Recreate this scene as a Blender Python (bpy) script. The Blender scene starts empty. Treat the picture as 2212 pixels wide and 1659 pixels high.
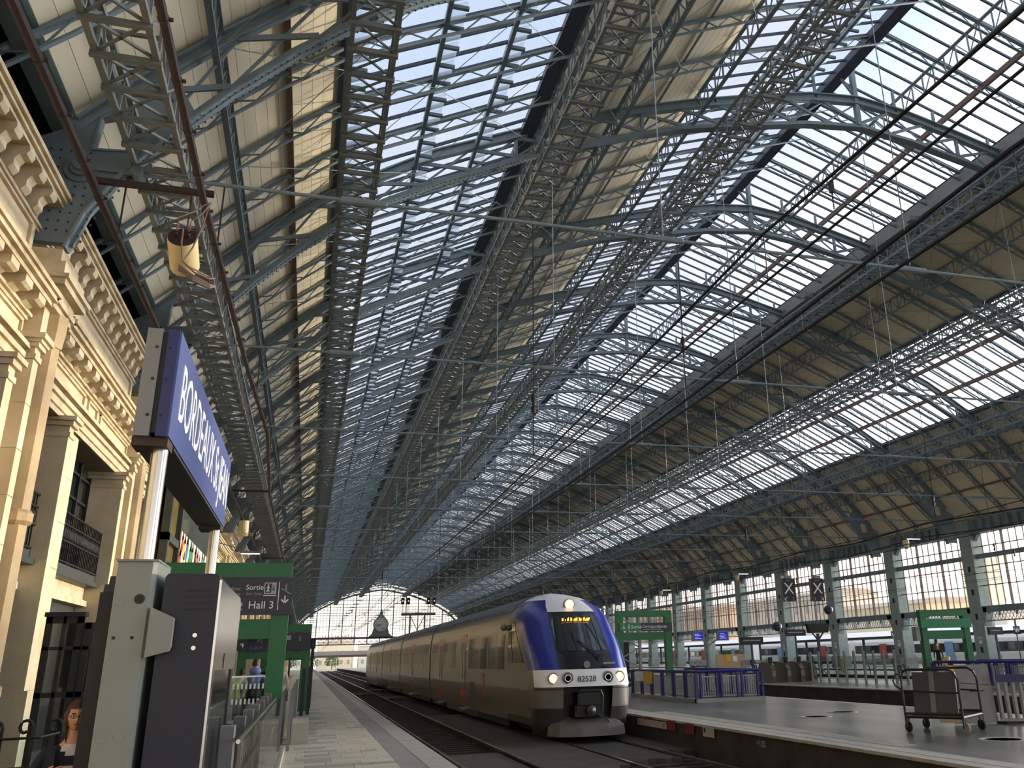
import bpy, math, random
from mathutils import Vector, Matrix
random.seed(11)
SC = bpy.context.scene
COL = SC.collection
PI = math.pi
# ------------------------------------------------------------------ camera (eye 1.65 m above the platform, photo is a crop: lens shift)
cam_d = bpy.data.cameras.new('camera'); cam = bpy.data.objects.new('camera', cam_d); COL.objects.link(cam); SC.camera = cam
cam_d.sensor_width = 36.0; cam_d.sensor_fit = 'HORIZONTAL'
cam_d.lens = 1876.147 / 2212 * 36
cam_d.shift_x = (1106 - 1286.793) / 2212; cam_d.shift_y = (774.690 - 829.5) / 2212
cam_d.clip_start = 0.1; cam_d.clip_end = 2000
R_ = ((0.95352927, -0.30019574, -0.02577675), (0.0739204, 0.3160162, -0.94586972), (0.29209194, 0.90000904, 0.32352129))
cam.matrix_world = Matrix(((R_[0][0], -R_[1][0], -R_[2][0], 0), (R_[0][1], -R_[1][1], -R_[2][1], 0), (R_[0][2], -R_[1][2], -R_[2][2], 1.65), (0, 0, 0, 1)))
# ------------------------------------------------------------------ sky, sun, exposure
SC.view_settings.view_transform = 'Standard'; SC.view_settings.look = 'None'; SC.view_settings.gamma = 1.0
SC.view_settings.use_curve_mapping = False
SC.view_settings.exposure = 1.2
SC.cycles.max_bounces = 8; SC.cycles.diffuse_bounces = 6; SC.cycles.glossy_bounces = 3; SC.cycles.transmission_bounces = 3
SC.cycles.transparent_max_bounces = 12; SC.cycles.caustics_reflective = False; SC.cycles.caustics_refractive = False
SC.cycles.use_denoising = True
SC.cycles.sample_clamp_indirect = 6.0
SUN_DIR = Vector((1.0, 0.16, 0.026)).normalized(); SKY_BASE = 0.47; SKY_GLOW = 26.0
W = bpy.data.worlds.new('sky'); SC.world = W; W.use_nodes = True
nt = W.node_tree; nt.nodes.clear(); N = nt.nodes.new; L = nt.links.new
tc = N('ShaderNodeTexCoord'); sep = N('ShaderNodeSeparateXYZ'); L(tc.outputs['Generated'], sep.inputs[0])
mr = N('ShaderNodeMapRange'); mr.inputs[1].default_value = -0.05; mr.inputs[2].default_value = 1.0; L(sep.outputs['Z'], mr.inputs[0])
cr = N('ShaderNodeValToRGB'); e = cr.color_ramp.elements
e[0].position = 0.0; e[0].color = (1.0, 0.86, 0.66, 1); e[1].position = 1.0; e[1].color = (0.55, 0.66, 0.9, 1)
for p, c in ((0.1, (1.0, 0.9, 0.76)), (0.3, (0.95, 0.96, 0.98)), (0.6, (0.72, 0.82, 1.0))):
    q = e.new(p); q.color = (*c, 1)
L(mr.outputs[0], cr.inputs[0])
no = N('ShaderNodeTexNoise'); no.inputs['Scale'].default_value = 3.2; no.inputs['Detail'].default_value = 6.0; no.inputs['Roughness'].default_value = 0.6
mp = N('ShaderNodeMapping'); mp.inputs['Scale'].default_value = (1.0, 1.0, 2.2); L(tc.outputs['Generated'], mp.inputs[0]); L(mp.outputs[0], no.inputs['Vector'])
cl = N('ShaderNodeValToRGB'); cl.color_ramp.elements[0].position = 0.42; cl.color_ramp.elements[1].position = 0.66
L(no.outputs[0], cl.inputs[0])
mx = N('ShaderNodeMixRGB'); mx.inputs[2].default_value = (0.98, 0.97, 1.0, 1); L(cl.outputs[0], mx.inputs[0]); L(cr.outputs[0], mx.inputs[1])
dt = N('ShaderNodeVectorMath'); dt.operation = 'DOT_PRODUCT'; L(tc.outputs['Generated'], dt.inputs[0]); dt.inputs[1].default_value = SUN_DIR
cd = N('ShaderNodeMath'); cd.operation = 'MAXIMUM'; cd.inputs[1].default_value = 0.0; L(dt.outputs['Value'], cd.inputs[0])
pw = N('ShaderNodeMath'); pw.operation = 'POWER'; pw.inputs[1].default_value = 12.0; L(cd.outputs[0], pw.inputs[0])
sr = N('ShaderNodeMath'); sr.operation = 'MULTIPLY_ADD'; sr.inputs[1].default_value = SKY_GLOW; sr.inputs[2].default_value = SKY_BASE
L(pw.outputs[0], sr.inputs[0])
ab = N('ShaderNodeMath'); ab.operation = 'ABSOLUTE'; L(sep.outputs['Z'], ab.inputs[0])
ah = N('ShaderNodeMath'); ah.operation = 'SUBTRACT'; ah.inputs[0].default_value = 1.0; L(ab.outputs[0], ah.inputs[1])
ap = N('ShaderNodeMath'); ap.operation = 'POWER'; ap.inputs[1].default_value = 7.0; L(ah.outputs[0], ap.inputs[0])
s2_ = N('ShaderNodeMath'); s2_.operation = 'MULTIPLY_ADD'; s2_.inputs[1].default_value = 0.75; L(ap.outputs[0], s2_.inputs[0]); L(sr.outputs[0], s2_.inputs[2])
sm = N('ShaderNodeVectorMath'); sm.operation = 'SCALE'; L(mx.outputs[0], sm.inputs[0]); L(s2_.outputs[0], sm.inputs['Scale'])
bg = N('ShaderNodeBackground'); bg.inputs['Strength'].default_value = 1.0; L(sm.outputs[0], bg.inputs[0])
ow = N('ShaderNodeOutputWorld'); L(bg.outputs[0], ow.inputs[0])
sd = bpy.data.lights.new('evening_sun', 'SUN'); sd.energy = 2.6; sd.angle = math.radians(2.4); sd.color = (1.0, 0.83, 0.58)
so = bpy.data.objects.new('evening_sun', sd); COL.objects.link(so); so.rotation_euler = (-SUN_DIR).to_track_quat('-Z', 'Y').to_euler()
so.location = (80, 20, 20)

# ------------------------------------------------------------------ materials
def nodes_of(name):
    m = bpy.data.materials.new(name); m.use_nodes = True
    return m, m.node_tree, m.node_tree.nodes, m.node_tree.links, m.node_tree.nodes['Principled BSDF']
def lin(c): return tuple(((x / 255 + 0.055) / 1.055) ** 2.4 if x > 10 else x / 255 / 12.92 for x in c)
def M(name, c, rough=0.6, metal=0.0, var=0.15, scale=3.0, bump=0.0, c2=None, spec=0.5, stretch=(1, 1, 1), emit=0.0, per_obj=0.0, detail=4.0):
    """paint / stone / metal: sRGB colour c with noise of strength var towards c2 (or darker)"""
    m, t, n, l, b = nodes_of(name)
    c = lin(c); d = lin(c2) if c2 else tuple(x * 0.55 for x in c)
    b.inputs['Roughness'].default_value = rough; b.inputs['Metallic'].default_value = metal
    b.inputs['Specular IOR Level'].default_value = spec
    tc = n.new('ShaderNodeTexCoord'); mp = n.new('ShaderNodeMapping'); mp.inputs['Scale'].default_value = stretch
    l.new(tc.outputs['Object'], mp.inputs[0])
    no = n.new('ShaderNodeTexNoise'); no.inputs['Scale'].default_value = scale; no.inputs['Detail'].default_value = detail
    l.new(mp.outputs[0], no.inputs['Vector'])
    rp = n.new('ShaderNodeValToRGB'); rp.color_ramp.elements[0].position = 0.35; rp.color_ramp.elements[1].position = 0.75
    l.new(no.outputs[0], rp.inputs[0])
    mu = n.new('ShaderNodeMath'); mu.operation = 'MULTIPLY'; mu.inputs[1].default_value = min(1, var * 2); l.new(rp.outputs[0], mu.inputs[0])
    mx = n.new('ShaderNodeMixRGB'); mx.inputs[1].default_value = (*c, 1); mx.inputs[2].default_value = (*d, 1); l.new(mu.outputs[0], mx.inputs[0])
    out = mx.outputs[0]
    if per_obj:
        oi = n.new('ShaderNodeObjectInfo'); mr = n.new('ShaderNodeMapRange'); mr.inputs[3].default_value = 1 - per_obj; mr.inputs[4].default_value = 1 + per_obj
        l.new(oi.outputs['Random'], mr.inputs[0]); vm = n.new('ShaderNodeVectorMath'); vm.operation = 'SCALE'
        l.new(out, vm.inputs[0]); l.new(mr.outputs[0], vm.inputs['Scale']); out = vm.outputs[0]
    l.new(out, b.inputs['Base Color'])
    if bump:
        bp = n.new('ShaderNodeBump'); bp.inputs['Strength'].default_value = bump; bp.inputs['Distance'].default_value = 0.03
        n2 = n.new('ShaderNodeTexNoise'); n2.inputs['Scale'].default_value = scale * 6; n2.inputs['Detail'].default_value = 3; l.new(mp.outputs[0], n2.inputs['Vector'])
        l.new(n2.outputs[0], bp.inputs['Height']); l.new(bp.outputs[0], b.inputs['Normal'])
    if emit:
        b.inputs['Emission Color'].default_value = (*c, 1); b.inputs['Emission Strength'].default_value = emit
    return m
def glass(name, tint, refl=0.12, rough=0.03, dirt=0.0):
    m, t, n, l, b = nodes_of(name); n.remove(b)
    tr = n.new('ShaderNodeBsdfTransparent'); tr.inputs[0].default_value = (*tint, 1)
    gl = n.new('ShaderNodeBsdfGlossy'); gl.inputs['Roughness'].default_value = rough
    fr = n.new('ShaderNodeFresnel'); fr.inputs['IOR'].default_value = 1.45
    mu = n.new('ShaderNodeMath'); mu.operation = 'MULTIPLY_ADD'; mu.inputs[1].default_value = 0.9; mu.inputs[2].default_value = refl * 0.2; mu.use_clamp = True
    l.new(fr.outputs[0], mu.inputs[0])
    ge = n.new('ShaderNodeNewGeometry'); fb = n.new('ShaderNodeMath'); fb.operation = 'SUBTRACT'; fb.inputs[0].default_value = 1.0; l.new(ge.outputs['Backfacing'], fb.inputs[1])
    m3 = n.new('ShaderNodeMath'); m3.operation = 'MULTIPLY'; l.new(mu.outputs[0], m3.inputs[0]); l.new(fb.outputs[0], m3.inputs[1])
    mx = n.new('ShaderNodeMixShader'); l.new(m3.outputs[0], mx.inputs[0]); l.new(tr.outputs[0], mx.inputs[1]); l.new(gl.outputs[0], mx.inputs[2])
    out = mx.outputs[0]
    if dirt:
        df = n.new('ShaderNodeBsdfTranslucent'); df.inputs[0].default_value = (0.9, 0.92, 0.95, 1)
        m2 = n.new('ShaderNodeMixShader'); m2.inputs[0].default_value = dirt; l.new(out, m2.inputs[1]); l.new(df.outputs[0], m2.inputs[2]); out = m2.outputs[0]
    l.new(out, n['Material Output'].inputs[0])
    return m
def emit(name, c, s):
    m, t, n, l, b = nodes_of(name); n.remove(b)
    em = n.new('ShaderNodeEmission'); em.inputs[0].default_value = (*lin(c), 1); em.inputs[1].default_value = s
    l.new(em.outputs[0], n['Material Output'].inputs[0]); return m

STEEL = M('teal_grey_paint', (122, 136, 144), 0.5, 0, 0.25, 2.0, 0.05, (94, 106, 110))
STEEL_L = M('light_teal_paint', (150, 166, 164), 0.5, 0, 0.25, 2.5, 0.05, (112, 124, 120))
STEEL_D = M('dark_glazing_bar', (62, 70, 84), 0.5, 0, 0.2, 2.0)
GREYST = M('galvanised_grey', (136, 140, 138), 0.45, 0.3, 0.2, 4.0)
BROWN = M('rust_brown_paint', (126, 102, 92), 0.6, 0, 0.3, 2.0)
RUST = M('rusty_cable', (58, 42, 36), 0.7, 0, 0.4, 9.0)
BLACK = M('black_rubber', (16, 16, 18), 0.6, 0, 0.2)
PANEL = M('cream_roof_board', (228, 216, 190), 0.7, 0, 0.22, 0.35, 0.0, (196, 184, 158), stretch=(1, 0.25, 1), per_obj=0.05)
GLASS = glass('roof_glass', (0.95, 0.97, 0.99), 0.06)
GLASS_V = glass('vent_glass', (0.85, 0.9, 0.94), 0.1, 0.2, 0.3)
GLASS_W = glass('window_glass', (0.95, 0.95, 0.92), 0.1)
GLASS_C = glass('clear_balustrade_glass', (0.72, 0.79, 0.78), 0.15)
STONE = M('pale_limestone', (208, 193, 162), 0.8, 0, 0.3, 1.2, 0.25, (160, 138, 104), per_obj=0.06)
STONE_C = M('carved_limestone', (208, 193, 164), 0.8, 0, 0.35, 2.5, 0.2, (150, 126, 92))
IRON = M('black_wrought_iron', (30, 30, 30), 0.45, 0.3, 0.2)
DGLASS = M('dark_window_glass', (26, 30, 32), 0.06, 0, 0.1, spec=0.8)
DOORP = M('dark_green_door_paint', (52, 58, 56), 0.5, 0, 0.2)
CONC = M('platform_concrete', (150, 146, 140), 0.55, 0, 0.3, 0.8, 0.15, (104, 102, 100))
ASPH = M('polished_grey_asphalt', (122, 119, 112), 0.28, 0, 0.5, 0.9, 0.05, (70, 70, 68), stretch=(1, 0.25, 1))
KERB = M('pale_granite_kerb', (176, 170, 160), 0.6, 0, 0.25, 3.0, 0.1)
TILE = M('beige_platform_tile', (204, 194, 174), 0.42, 0, 0.2, 3.0, 0.05, (150, 140, 124), per_obj=0.12)
TILE_G = M('grey_platform_tile', (164, 156, 148), 0.42, 0, 0.2, 3.0, 0.05, per_obj=0.1)
BALL = M('dark_oily_ballast', (34, 31, 28), 0.9, 0, 0.5, 5.0, 0.8, (16, 14, 13))
SLABD = M('dirty_track_slab', (62, 56, 49), 0.85, 0, 0.45, 1.5, 0.3, (36, 32, 28))
RAILS = M('worn_rail_steel', (170, 165, 160), 0.22, 0.9, 0.1)
RAILB = M('rusty_rail_web', (60, 46, 38), 0.8, 0.2, 0.3)
GREEN = M('sign_frame_green', (22, 104, 58), 0.45, 0, 0.12)
NAVYSIGN = M('navy_sign_face', (24, 27, 44), 0.4, 0, 0.05)
WHITE = M('white_sign_letter', (235, 236, 238), 0.5, 0, 0.02)
GREYTXT = M('grey_sign_letter', (150, 152, 160), 0.5, 0, 0.02)
SBLUE = M('station_sign_blue', (78, 90, 142), 0.3, 0, 0.08, 1.5)  # face blue is greyed and lightened for the sheen it reflects
SBLUE_D = M('station_sign_edge_blue', (26, 32, 92), 0.4, 0, 0.15)
SGREY = M('sign_back_grey', (120, 120, 122), 0.5, 0.2, 0.1)
STAIN = M('brushed_stainless', (190, 186, 180), 0.22, 0.95, 0.08, 3.0, stretch=(1, 1, 0.05))
TOTEM = M('totem_grey_paint', (122, 127, 122), 0.45, 0, 0.05)
NAVY = M('navy_cabinet_paint', (9, 15, 34), 0.5, 0, 0.06)
# ------------------------------------------------------------------ geometry helpers
ORG = {}
def org(o): return ORG.get(o.name, Vector((0, 0, 0))) if o else Vector((0, 0, 0))
class MB:
    """collects shapes in world coordinates; build() links them as ONE mesh object"""
    def __init__(s): s.v = []; s.f = []
    def add(s, vs, fs):
        o = len(s.v); s.v.extend(vs); s.f.extend([tuple(i + o for i in f) for f in fs]); return s
    def box(s, x0, x1, y0, y1, z0, z1):
        return s.add([(x0, y0, z0), (x1, y0, z0), (x1, y1, z0), (x0, y1, z0), (x0, y0, z1), (x1, y0, z1), (x1, y1, z1), (x0, y1, z1)],
                     [(3, 2, 1, 0), (4, 5, 6, 7), (0, 1, 5, 4), (1, 2, 6, 5), (2, 3, 7, 6), (3, 0, 4, 7)])
    def bar(s, p, q, w, h=None, up=(0, 0, 1)):
        p = Vector(p); q = Vector(q); d = (q - p)
        if d.length < 1e-6: return s
        d.normalize(); u = Vector(up)
        if abs(d.dot(u)) > 0.98: u = Vector((0, 1, 0)) if abs(d.y) < 0.9 else Vector((1, 0, 0))
        a = d.cross(u).normalized() * (w / 2); b = a.cross(d).normalized() * ((h or w) / 2)
        vs = [tuple(c + sa * a + sb * b) for c in (p, q) for sa, sb in ((-1, -1), (1, -1), (1, 1), (-1, 1))]
        return s.add(vs, [(0, 1, 2, 3), (7, 6, 5, 4), (0, 4, 5, 1), (1, 5, 6, 2), (2, 6, 7, 3), (3, 7, 4, 0)])
    def tube(s, pts, r, n=8, rs=None):
        pts = [Vector(p) for p in pts]; rings = []; k = len(pts)
        for i, p in enumerate(pts):
            d = (pts[min(i + 1, k - 1)] - pts[max(i - 1, 0)]).normalized()
            u = Vector((0, 0, 1)) if abs(d.z) < 0.9 else Vector((1, 0, 0))
            a = d.cross(u).normalized(); b = a.cross(d).normalized(); rr = rs[i] if rs else r
            rings.append([tuple(p + rr * (math.cos(2 * PI * j / n) * a + math.sin(2 * PI * j / n) * b)) for j in range(n)])
        vs = [v for g in rings for v in g]; fs = [tuple(reversed(range(n))), tuple(range((k - 1) * n, k * n))]
        for i in range(k - 1):
            for j in range(n): fs.append((i * n + j, i * n + (j + 1) % n, (i + 1) * n + (j + 1) % n, (i + 1) * n + j))
        return s.add(vs, fs)
    def prism(s, poly, ax, a, b):
        """poly of 2-D points extruded along axis ax: x:(y,z) y:(x,z) z:(x,y)"""
        mk = {'x': lambda p, t: (t, p[0], p[1]), 'y': lambda p, t: (p[0], t, p[1]), 'z': lambda p, t: (p[0], p[1], t)}[ax]
        n = len(poly); vs = [mk(p, a) for p in poly] + [mk(p, b) for p in poly]
        fs = [tuple(range(n)), tuple(reversed(range(n, 2 * n)))] + [(i, i + n, (i + 1) % n + n, (i + 1) % n) for i in range(n)]
        return s.add(vs, fs)
    def strip(s, line, t, w, y, ax='y'):
        """flat bar following a polyline of (x,z): thickness t across the line, width w along y"""
        n = len(line); up = []; dn = []
        for i, (x, z) in enumerate(line):
            x0, z0 = line[max(i - 1, 0)]; x1, z1 = line[min(i + 1, n - 1)]
            l = math.hypot(x1 - x0, z1 - z0) or 1; nx, nz = -(z1 - z0) / l * t / 2, (x1 - x0) / l * t / 2
            up.append((x + nx, z + nz)); dn.append((x - nx, z - nz))
        vs = []
        for i in range(n): vs += [(up[i][0], y - w / 2, up[i][1]), (up[i][0], y + w / 2, up[i][1]), (dn[i][0], y + w / 2, dn[i][1]), (dn[i][0], y - w / 2, dn[i][1])]
        fs = [(0, 1, 2, 3), tuple(4 * (n - 1) + k for k in (3, 2, 1, 0))]
        for i in range(n - 1):
            for k in range(4): fs.append((4 * i + k, 4 * i + 4 + k, 4 * i + 4 + (k + 1) % 4, 4 * i + (k + 1) % 4))
        return s.add(vs, fs)
    def lathe(s, prof, c, n=16, ax='z'):
        """profile of (radius, height) turned about an axis through c"""
        vs = []
        for r, h in prof:
            for j in range(n):
                a, b = r * math.cos(2 * PI * j / n), r * math.sin(2 * PI * j / n)
                p = {'z': (a, b, h), 'y': (a, h, b), 'x': (h, a, b)}[ax]; vs.append((c[0] + p[0], c[1] + p[1], c[2] + p[2]))
        k = len(prof); fs = [tuple(reversed(range(n))), tuple(range((k - 1) * n, k * n))]
        for i in range(k - 1):
            for j in range(n): fs.append((i * n + j, i * n + (j + 1) % n, (i + 1) * n + (j + 1) % n, (i + 1) * n + j))
        return s.add(vs, fs)
    def ball(s, c, rx, ry, rz, n=12, m=8):
        prof = [(max(math.sin(PI * i / m), 1e-3), -math.cos(PI * i / m)) for i in range(m + 1)]; o = len(s.v)
        s.lathe(prof, (0, 0, 0), n); s.v[o:] = [(c[0] + x * rx, c[1] + y * ry, c[2] + z * rz) for x, y, z in s.v[o:]]; return s
    def grid(s, fn, nu, nv, cu=False):
        vs = [tuple(fn(i, j)) for j in range(nv) for i in range(nu)]
        fs = [(j * nu + i, j * nu + i + 1, (j + 1) * nu + i + 1, (j + 1) * nu + i) for j in range(nv - 1) for i in range(nu - 1)]
        return s.add(vs, fs)
    def mesh(s, name, mat, smooth=False, off=Vector((0, 0, 0))):
        me = bpy.data.meshes.new(name)
        me.from_pydata([(x - off.x, y - off.y, z - off.z) for x, y, z in s.v], [], s.f); me.update()
        for m in (mat if isinstance(mat, (list, tuple)) else [mat]): me.materials.append(m)
        if smooth:
            me.polygons.foreach_set('use_smooth', [True] * len(me.polygons))
            try: me.set_sharp_from_angle(angle=math.radians(40))
            except Exception: pass
        return me
    def build(s, name, mat, parent=None, smooth=False, kind=None, label=None, origin=None):
        off = Vector(origin) if origin is not None else org(parent)
        o = bpy.data.objects.new(name, s.mesh(name, mat, smooth, off)); COL.objects.link(o)
        if parent: o.parent = parent; o.location = off - org(parent)
        else: o.location = off
        ORG[o.name] = off.copy()
        if kind: o['kind'] = kind
        if label: o['label'] = label
        return o
def fix(o):
    """make normals consistent on a built object"""
    import bmesh
    b = bmesh.new(); b.from_mesh(o.data); bmesh.ops.recalc_face_normals(b, faces=b.faces); b.to_mesh(o.data); b.free(); return o
def inst(name, me, parent=None, loc=(0, 0, 0), rz=0.0, kind=None, scale=None, label=None):
    """object sharing mesh me, placed at a world location"""
    o = bpy.data.objects.new(name, me); COL.objects.link(o); l = Vector(loc)
    if parent: o.parent = parent; o.location = l - org(parent)
    else: o.location = l
    o.rotation_euler.z = rz; ORG[o.name] = l.copy()
    if scale: o.scale = scale
    if kind: o['kind'] = kind
    if label: o['label'] = label
    return o
def thing(name, label, cat, loc=(0, 0, 0), group=None):
    o = bpy.data.objects.new(name, None); COL.objects.link(o); o.location = loc; o.empty_display_size = 0.2
    ORG[o.name] = Vector(loc); return tag(o, label, cat, group)
def tag(o, label, cat, group=None):
    o['label'] = label; o['category'] = cat
    if group: o['group'] = group
    return o
def struct(name, loc=(0, 0, 0)):
    o = bpy.data.objects.new(name, None); COL.objects.link(o); o.location = loc; ORG[o.name] = Vector(loc); o['kind'] = 'structure'; return o
def dup(root, loc, label=None, rz=None):
    r = root.copy(); COL.objects.link(r); r.location = loc; ORG[r.name] = Vector(loc)
    if rz is not None: r.rotation_euler.z = rz
    if label: r['label'] = label
    for ch in list(root.children):
        c = ch.copy(); COL.objects.link(c); c.parent = r
        for g in list(ch.children):
            d = g.copy(); COL.objects.link(d); d.parent = c
    return r
def text(name, body, size, mat, parent, loc, rot, ext=0.004, align='LEFT', sx=1.0, shear=0.0):
    cu = bpy.data.curves.new(name, 'FONT'); cu.body = body; cu.size = size; cu.extrude = ext; cu.align_x = align; cu.align_y = 'BOTTOM_BASELINE'
    cu.shear = shear; cu.resolution_u = 3
    tmp = bpy.data.objects.new(name + '_tmp', cu); COL.objects.link(tmp)
    bpy.context.view_layer.update()
    me = bpy.data.meshes.new_from_object(tmp.evaluated_get(bpy.context.evaluated_depsgraph_get()))
    bpy.data.objects.remove(tmp); me.materials.clear(); me.materials.append(mat)
    o = bpy.data.objects.new(name, me); COL.objects.link(o); o.parent = parent
    o.location = Vector(loc) - org(parent); o.rotation_euler = rot; o.scale = (sx, 1, 1); return o
FACE_CAM = (PI / 2, 0, 0)          # text facing the near end of the hall (-Y)
FACE_R = (PI / 2, 0, PI / 2)       # text facing +X
ORD = ['first', 'second', 'third', 'fourth', 'fifth', 'sixth', 'seventh', 'eighth', 'ninth', 'tenth', 'eleventh', 'twelfth', 'thirteenth', 'fourteenth', 'fifteenth',
       'sixteenth', 'seventeenth', 'eighteenth', 'nineteenth', 'twentieth', 'twenty-first', 'twenty-second', 'twenty-third', 'twenty-fourth', 'twenty-fifth', 'twenty-sixth',
       'twenty-seventh', 'twenty-eighth', 'twenty-ninth', 'thirtieth']
# ------------------------------------------------------------------ floors, platforms, trackbeds
fl = struct('floor')
b = MB(); b.box(-5.6, 2.46, 2, 7.2, -1, -.03); b.box(-5.6, -2.7, 7.2, 19.6, -1, -.03); b.box(-.35, 2.46, 7.2, 19.6, -1, -.03); b.box(-5.6, 2.46, 19.6, 300, -1, -.03)
b.build('platform_slab', CONC, fl)
b = MB(); b.box(1.62, 2.03, 2, 300, -.03, 0); b.build('grey_border', CONC, fl)
tl = {}
for k in (0.3, 0.45, 0.6, 0.8):
    tl[k] = [MB().box(.004, k - .004, .004, .396, -.03, 0).mesh('tile', m) for m in (TILE, TILE_G)]
far = MB(); farg = MB(); cnt = 0
y = 13.4; row = 0
while y < 150:
    x = -.35 if y < 19.6 else -1.6
    while x < 1.6:
        k = random.choice((0.3, 0.45, 0.6, 0.6, 0.8))
        if x + k > 1.5: k = 1.62 - x
        g = random.random() < (0.55 if 0.0 < x + .3 < .55 else 0.08)
        if cnt < 296 and k in tl:
            inst('tile', tl[k][1 if g else 0], fl, (x, y, -random.random() * .002)); cnt += 1
        else:
            (farg if g else far).box(x + .004, x + k - .004, y + .004, y + .396, -.03, -random.random() * .003)
        x += k
    y += .4; row += 1
far.build('far_tiles', TILE, fl, kind='stuff'); farg.build('far_grey_tiles', TILE_G, fl, kind='stuff')
MB().box(-5.6, 1.62, 150, 300, -.03, 0).build('far_paving', TILE, fl)
kb = MB().box(2.035, 2.46, .004, .996, -.2, 0.005).mesh('kerb_stone', KERB)
for i in range(44): inst('kerb_stone', kb, fl, (0, 12 + i, random.uniform(-.004, 0)))
MB().box(2.035, 2.46, 56, 300, -.2, .005).build('far_kerb', KERB, fl)
MB().box(2.40, 2.45, 2, 300, -1.0, -.2).build('platform_face', SLABD, fl)
# trackbed and slabs between the rails
MB().box(2.45, 9.27, 0, 300, -1.2, -.74).build('trackbed', BALL, fl)
def rough_slab(x0, x1, y0, y1, z0, z1, seed, rough_end=True):
    r = random.Random(seed); b = MB(); n = 7
    top = [(x0, y1, z1), (x1, y1, z1)]; e = []
    for i in range(n + 1): e.append((x1 + (x0 - x1) * i / n, y0 + (r.uniform(-.25, .3) if rough_end else 0), z1))
    ring = top + e; vs = ring + [(x, y + (0 if i < 2 else -.12), z0) for i, (x, y, z) in enumerate(ring)]; m = len(ring)
    return b.add(vs, [tuple(reversed(range(m)))] + [(i, (i + 1) % m, (i + 1) % m + m, i + m) for i in range(m)])
for i, (x0, x1, y0, y1, z1) in enumerate(((3.5, 4.78, 19.2, 23.6, -.60), (3.5, 4.78, 12, 17.5, -.62), (4.98, 6.8, 19.0, 40, -.57), (7.0, 8.32, 20.2, 26.5, -.6), (8.5, 9.2, 21.5, 27.5, -.58), (4.98, 6.8, 60, 64, -.57), (3.5, 4.78, 70, 74, -.6), (4.98, 6.8, 78, 82, -.57))):
    fix(rough_slab(x0, x1, y0, y1, -.78, z1, i).build('track_slab', SLABD, fl))
b = MB()
for i in range(260):
    r = random.Random(i); x = r.choice((r.uniform(4.95, 6.8), r.uniform(7, 8.3), r.uniform(3.5, 4.8))); yy = r.uniform(14, 22); s = r.uniform(.03, .1)
    b.box(x, x + s, yy, yy + s * 1.3, -.76, -.74 + s * .7)
b.build('loose_stones', SLABD, fl, kind='stuff')
# second platform (island), third, fourth, fifth
def platform(x0, x1, nm, y0=3):
    MB().box(x0 + .3, x1 - .3, y0, 300, -1, 0).build(nm + '_paving', ASPH, fl)
    MB().box(x0, x0 + .3, y0, 300, -.05, .004).build(nm + '_kerb', KERB, fl); MB().box(x1 - .3, x1, y0, 300, -.05, .004).build(nm + '_kerb', KERB, fl)
    MB().box(x0 + .04, x1 - .04, y0, 300, -1, -.05).build(nm + '_face', SLABD, fl)
platform(9.27, 17.0, 'island_platform'); platform(23.3, 31.2, 'third_platform'); platform(35.5, 42.0, 'fourth_platform'); platform(45.6, 60.0, 'fifth_platform')
MB().box(9.6, 9.95, 3, 200, .001, .005).build('light_edge_band', KERB, fl); MB().box(9.95, 10.02, 3, 200, .001, .006).build('dark_edge_line', CONC, fl)
b = MB()
for i in range(120):
    yy = 14.3 + i * .1; b.box(9.98, 10.42, yy, yy + .045, .0, .014)
b.build('tactile_ribs', KERB, fl, kind='stuff')
for x0, x1 in ((17.0, 23.3), (31.2, 35.5), (42.0, 45.6)): MB().box(x0, x1, 3, 300, -1.2, -.75).build('trackbed', BALL, fl)
for c in ((12.29, 14.3), (14.2, 22.6), (12.7, 21.5)):
    b = MB(); n = 20
    b.lathe([(.42, 0), (.42, .012), (.33, .012), (.33, 0)], (c[0], c[1], .001), n); b.build('manhole_ring', KERB, fl)
RED = M('faded_red_paint', (120, 34, 36), 0.7, 0, 0.3, 3.0); WPLATE = M('grubby_white_plate', (176, 166, 160), 0.6, 0, 0.15); PINK = M('pale_red_print', (170, 84, 84), 0.6)
pf = fl
for y0, y1 in ((22.7, 23.25), (21.5, 22.05), (24.3, 24.9)): MB().box(9.262, 9.272, y0, y1, -.26, -.02).build('red_stripe', RED, fl)
t = tag(MB().box(9.245, 9.262, 23.3, 25.5, -.25, -.08).build('safety_notice', WPLATE), 'long white safety plate with red end marks on the dark platform edge', 'sign')
MB().box(9.24, 9.245, 23.4, 23.5, -.2, -.12).build('red_mark', PINK, t); MB().box(9.24, 9.245, 25.3, 25.4, -.2, -.12).build('red_mark', PINK, t)
t = tag(MB().box(9.245, 9.262, 20.3, 20.92, -.25, -.04).build('warning_plate', WPLATE), 'short white warning plate with a black pictogram on the platform edge', 'sign')
MB().lathe([(.055, 0), (.055, .004)], (9.241, 20.8, -.11), 12, 'x').build('pictogram', BLACK, t)
for i in range(3): MB().box(9.241, 9.245, 20.36, 20.66, -.1 - .05 * i, -.085 - .05 * i).build('text_line', GREYTXT, t)
text('painted_number', '+100', .2, GREYTXT, fl, (9.262, 18.2, -.26), (PI / 2, 0, -PI / 2), .001)
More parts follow.
